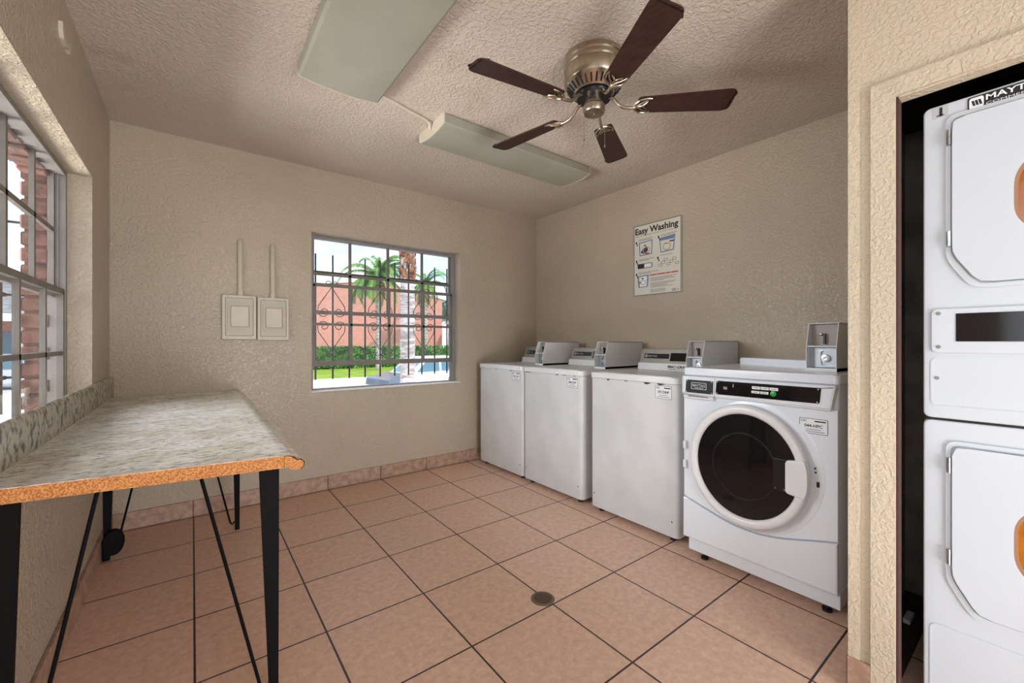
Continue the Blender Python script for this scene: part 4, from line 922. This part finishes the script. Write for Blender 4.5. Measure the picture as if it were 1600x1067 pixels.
# hedge
s = MB()
s.box((1.0, 31.0, ZG), (26, 32.0, 0.62), 0.12)
rnd = random.Random(3)
for k in range(9000):
    x = rnd.uniform(0.9, 26.1); q = rnd.random()
    if q < 0.75: y, z = 31.0 - rnd.uniform(0.0, 0.16), rnd.uniform(ZG, 0.72)
    else: y, z = rnd.uniform(30.9, 32.0), 0.62 + rnd.uniform(0, 0.16)
    a = Vector((rnd.gauss(0, 1), rnd.gauss(0, 1), rnd.gauss(0, 1))).normalized(); b_ = a.cross(Vector((rnd.gauss(0, 1), rnd.gauss(0, 1), 1))).normalized()
    l = rnd.uniform(0.08, 0.16); p = Vector((x, y, z))
    s.f([s.v(p - a * l), s.v(p + b_ * l * 0.45), s.v(p + a * l), s.v(p - b_ * l * 0.45)])
tag(s.build('hedge', 'hedge'), 'clipped green hedge along the front of the pink brick building', 'hedge')

def palm(name, label, x, y, zb, ztop, r, crown=3.0, nf=26, droop=1.0, dry=4, seed=1, boots=False, group=None):
    rd = random.Random(seed)
    t_ = thing(name, label, 'palm tree', (x, y, zb), group)
    s = MB(Matrix.Translation((x, y, 0)))
    prof = []; n = 26
    for i in range(n + 1):
        z = zb + (ztop - zb) * i / n; rr = r * (1.18 - 0.25 * i / n) * (1.04 if i % 2 else 0.97)
        if boots and i <= 1: rr *= 1.15
        prof.append((rr, z))
    s.lathe(prof, 18); s.build('trunk', 'trunk', t_, 60)
    if boots is not False and boots:
        s = MB(Matrix.Translation((x, y, 0)))
        for k in range(90):
            a = rd.uniform(0, 2 * PI); z = rd.uniform(boots[0], boots[1]); d_ = Vector((math.cos(a), math.sin(a), 0)); tt = Vector((-d_.y, d_.x, 0))
            w_ = 0.05 + 0.03 * rd.random(); p = d_ * (r * 0.92) + Vector((0, 0, z)); q = p + d_ * 0.07 + Vector((0, 0, 0.13 + 0.08 * rd.random()))
            vs = [s.v(p - tt * w_), s.v(p + tt * w_), s.v(q + tt * w_ * 0.7), s.v(q - tt * w_ * 0.7)]; s.f(vs)
            vs2 = [s.v(p - tt * w_ - d_ * 0.03), s.v(p + tt * w_ - d_ * 0.03), s.v(q + tt * w_ * 0.7 - d_ * 0.04), s.v(q - tt * w_ * 0.7 - d_ * 0.04)]; s.f(vs2)
        s.build('frond_stubs', 'boots', t_)
    for part, m_, cnt, e0, e1 in (('fronds', 'frond', nf, -0.35, 1.4), ('dry_fronds', 'frond_dry', dry, -1.2, -0.5)):
        if cnt == 0: continue
        s = MB(Matrix.Translation((x, y, ztop)))
        for k in range(cnt):
            a = 2 * PI * (k + rd.random() * 0.7) / cnt * (1 if cnt > 6 else 1.0); e = rd.uniform(e0, e1); L = crown * rd.uniform(0.8, 1.05)
            P = []; p = Vector((0, 0, 0)); ang = e; nseg = 12
            for i in range(nseg + 1):
                P.append(p.copy()); p = p + Vector((math.cos(a) * math.cos(ang), math.sin(a) * math.cos(ang), math.sin(ang))) * (L / nseg); ang -= droop * (0.06 + 0.16 * i / nseg)
            s.tube(P, 0.03, 4, 0.008)
            side = Vector((-math.sin(a), math.cos(a), 0))
            for i in range(1, nseg + 1):
                for j in range(5):
                    q = P[i - 1].lerp(P[i], j / 5); fwd = (P[i] - P[i - 1]).normalized(); ll = 0.17 * crown * (1 - 0.55 * i / nseg) * rd.uniform(0.8, 1.1)
                    for sg in (-1, 1):
                        tip = q + side * sg * ll * 0.75 + fwd * ll * 0.45 + Vector((0, 0, -ll * (0.35 + 0.4 * rd.random())))
                        s.f([s.v(q - fwd * 0.022 * crown / 2), s.v(q + fwd * 0.022 * crown / 2), s.v(tip)])
        s.build(part, m_, t_)
    return t_
x, y = at(637, 10.6); palm('palm_tree', 'thick grey palm trunk with shaggy brown stubs just outside the far window', x, y, ZG, 6.2, 0.165, 2.6, 18, 1.0, 4, 5, boots=(2.55, 3.4), group='palms outside')
x, y = at(591.5, 28.5); palm('palm_tree', 'slender pale palm with full green crown in front of the hedge', x, y, ZG, 5.7, 0.16, 3.0, 46, 1.15, 3, 8, group='palms outside')
x, y = at(655, 36.0); palm('palm_tree', 'palm with drooping yellowish fronds near the brick gable end, right of the thick trunk', x, y - 1.2, ZG, 5.9, 0.16, 2.6, 22, 1.5, 9, 11, group='palms outside')
x, y = at(10, 30.0); palm('palm_tree', 'distant small palm seen over the house through the left window', x, y + 12, ZG, 4.2, 0.15, 1.9, 22, 1.2, 2, 19, group='palms outside')

def tree(label, x, y, z0, zt, r, seed):
    rd = random.Random(seed); t_ = thing('tree', label, 'tree', (x, y, z0), 'far trees')
    s = MB(); s.tube([(x, y, z0), (x + 0.1, y, (z0 + zt) / 2), (x, y, zt)], 0.22, 8, 0.1); s.build('trunk', 'trunk', t_)
    s = MB()
    for k in range(1600):
        p = Vector((rd.gauss(0, 1), rd.gauss(0, 1), rd.gauss(0, 1))).normalized() * r * rd.uniform(0.5, 1.05); p.z *= 0.9; p += Vector((x, y, zt))
        a = Vector((rd.gauss(0, 1), rd.gauss(0, 1), rd.gauss(0, 1))).normalized(); b_ = a.cross(Vector((rd.gauss(0, 1), rd.gauss(0, 1), 1))).normalized(); l = rd.uniform(0.18, 0.34)
        s.f([s.v(p - a * l), s.v(p + b_ * l * 0.5), s.v(p + a * l), s.v(p - b_ * l * 0.5)])
    s.build('foliage', 'foliage', t_)
x, y = at(701, 62); tree('grey-green tree rising behind the low brick wing', x, y, ZG, 6.0, 2.4, 4)

def car(label, T_, body, front, zroof=1.42, group=None):
    """local: x forward (nose towards -x), y across, z up"""
    r = thing('car', label, 'car', T_.to_translation()[:], group)
    W_ = 1.75
    SS = T_ @ Matrix(((1, 0, 0, 0), (0, 0, -1, 0), (0, 1, 0, 0), (0, 0, 0, 1)))
    low = rpoly([(0.0, 0.35), (0.05, 0.62), (0.95, 0.80), (4.5, 0.82), (4.6, 0.35), (2.3, 0.24)], 0.08, 4)
    s = MB(SS); s.prism(low, -W_ / 2, W_ / 2, 0.03); s.build('body', body, r, 40)
    s = MB(SS); s.prism(rpoly([(0.98, 0.78), (1.72, zroof - 0.06), (2.05, zroof), (3.7, zroof), (4.35, 0.80)], 0.08, 4), -W_ / 2 + 0.12, W_ / 2 - 0.12, 0.05); s.build('cabin', body, r, 40)
    if front:
        s = MB(SS); s.prism(rpoly([(-0.02, 0.34), (0.03, 0.64), (0.90, 0.82), (0.92, 0.60), (0.55, 0.42)], 0.05, 3), -W_ / 2 - 0.006, W_ / 2 + 0.006); s.build('fender', front, r)
    for sg in (-1, 1):
        for P in ([(1.28, 0.84), (1.80, zroof - 0.08), (2.30, zroof - 0.07), (2.36, 0.84)], [(2.46, 0.84), (2.42, zroof - 0.07), (3.05, zroof - 0.07), (3.12, 0.84)], [(3.22, 0.84), (3.16, zroof - 0.07), (3.66, zroof - 0.08), (4.0, 0.86)]):
            s = MB(SS); y_ = sg * (W_ / 2 - 0.115); s.prism(rpoly(P, 0.06, 3), min(y_, y_ + sg * 0.01), max(y_, y_ + sg * 0.01)); s.build('side_window', 'carglass', r)
    s = MB(T_); a_, b_, h0, h1 = 1.03, 1.70, 0.84, zroof - 0.07
    s.f([s.v((a_, -W_ / 2 + 0.22, h0)), s.v((a_, W_ / 2 - 0.22, h0)), s.v((b_ - 0.02, W_ / 2 - 0.26, h1)), s.v((b_ - 0.02, -W_ / 2 + 0.26, h1))]); s.build('windshield', 'carglass', r)
    for x in (0.85, 3.65):
        for sg in (-1, 1):
            s = MB(T_ @ Matrix.Translation((x, sg * (W_ / 2 - 0.08), 0.32)) @ Matrix.Rotation(PI / 2, 4, 'X')); s.lathe([(0, -0.11), (0.30, -0.11), (0.32, -0.08), (0.32, 0.08), (0.30, 0.11), (0, 0.11)], 24, False)
            wh = s.build('wheel', 'tyre', r, 40)
            s = MB(T_ @ Matrix.Translation((x, sg * (W_ / 2 - 0.08), 0.32)) @ Matrix.Rotation(PI / 2, 4, 'X')); s.lathe([(0, -0.115), (0.19, -0.115), (0.19, 0.115), (0, 0.115)], 16, False); s.build('hub_cap', 'silver', wh, 40)
    return r
x, y = at(598, 14.6)
car('white car with dark front fender parked outside the far window', Matrix.Translation((x, y + 0.6, ZG)) @ Matrix.Rotation(math.radians(8), 4, 'Z') @ Matrix.Scale(0.95, 4), 'carpaint', 'cardark')
x, y = at(-6, 17)
car('silver car parked down the street, seen through the left window', Matrix.Translation((x - 2.2, y, ZG)), 'carsilver', None)
# house across the street seen in the left window
lh = thing('street_house', 'brick house with grey roof and white posts seen through the left window', 'building', (-12, 30, ZG))
s = MB(); s.box((-18, 31, ZG), (-4.5, 40, 2.1)); s.build('wall', 'brick_pink', lh)
s = MB(Matrix(((0, 0, 1, -19), (1, 0, 0, 0), (0, 1, 0, 0), (0, 0, 0, 1)))); s.prism([(28.6, 2.1), (28.6, 2.35), (35, 4.6), (41.5, 2.35), (41.5, 2.1)], 0, 15); s.build('roof', 'roof', lh)
s = MB(); s.box((-19, 28.5, 2.05), (-4, 28.6, 2.4)); s.build('fascia', 'fascia', lh)
for xx in (-13, -9.2, -6.4, -4.8):
    s = MB(); s.box((xx, 28.8, ZG), (xx + 0.2, 29.0, 2.1)); s.build('porch_post', 'fascia', lh)
s = MB(); s.box((-7.9, 30.95, -0.2), (-7.0, 31, 1.6)); s.build('window', 'carglass', lh)
bpy.context.view_layer.update()
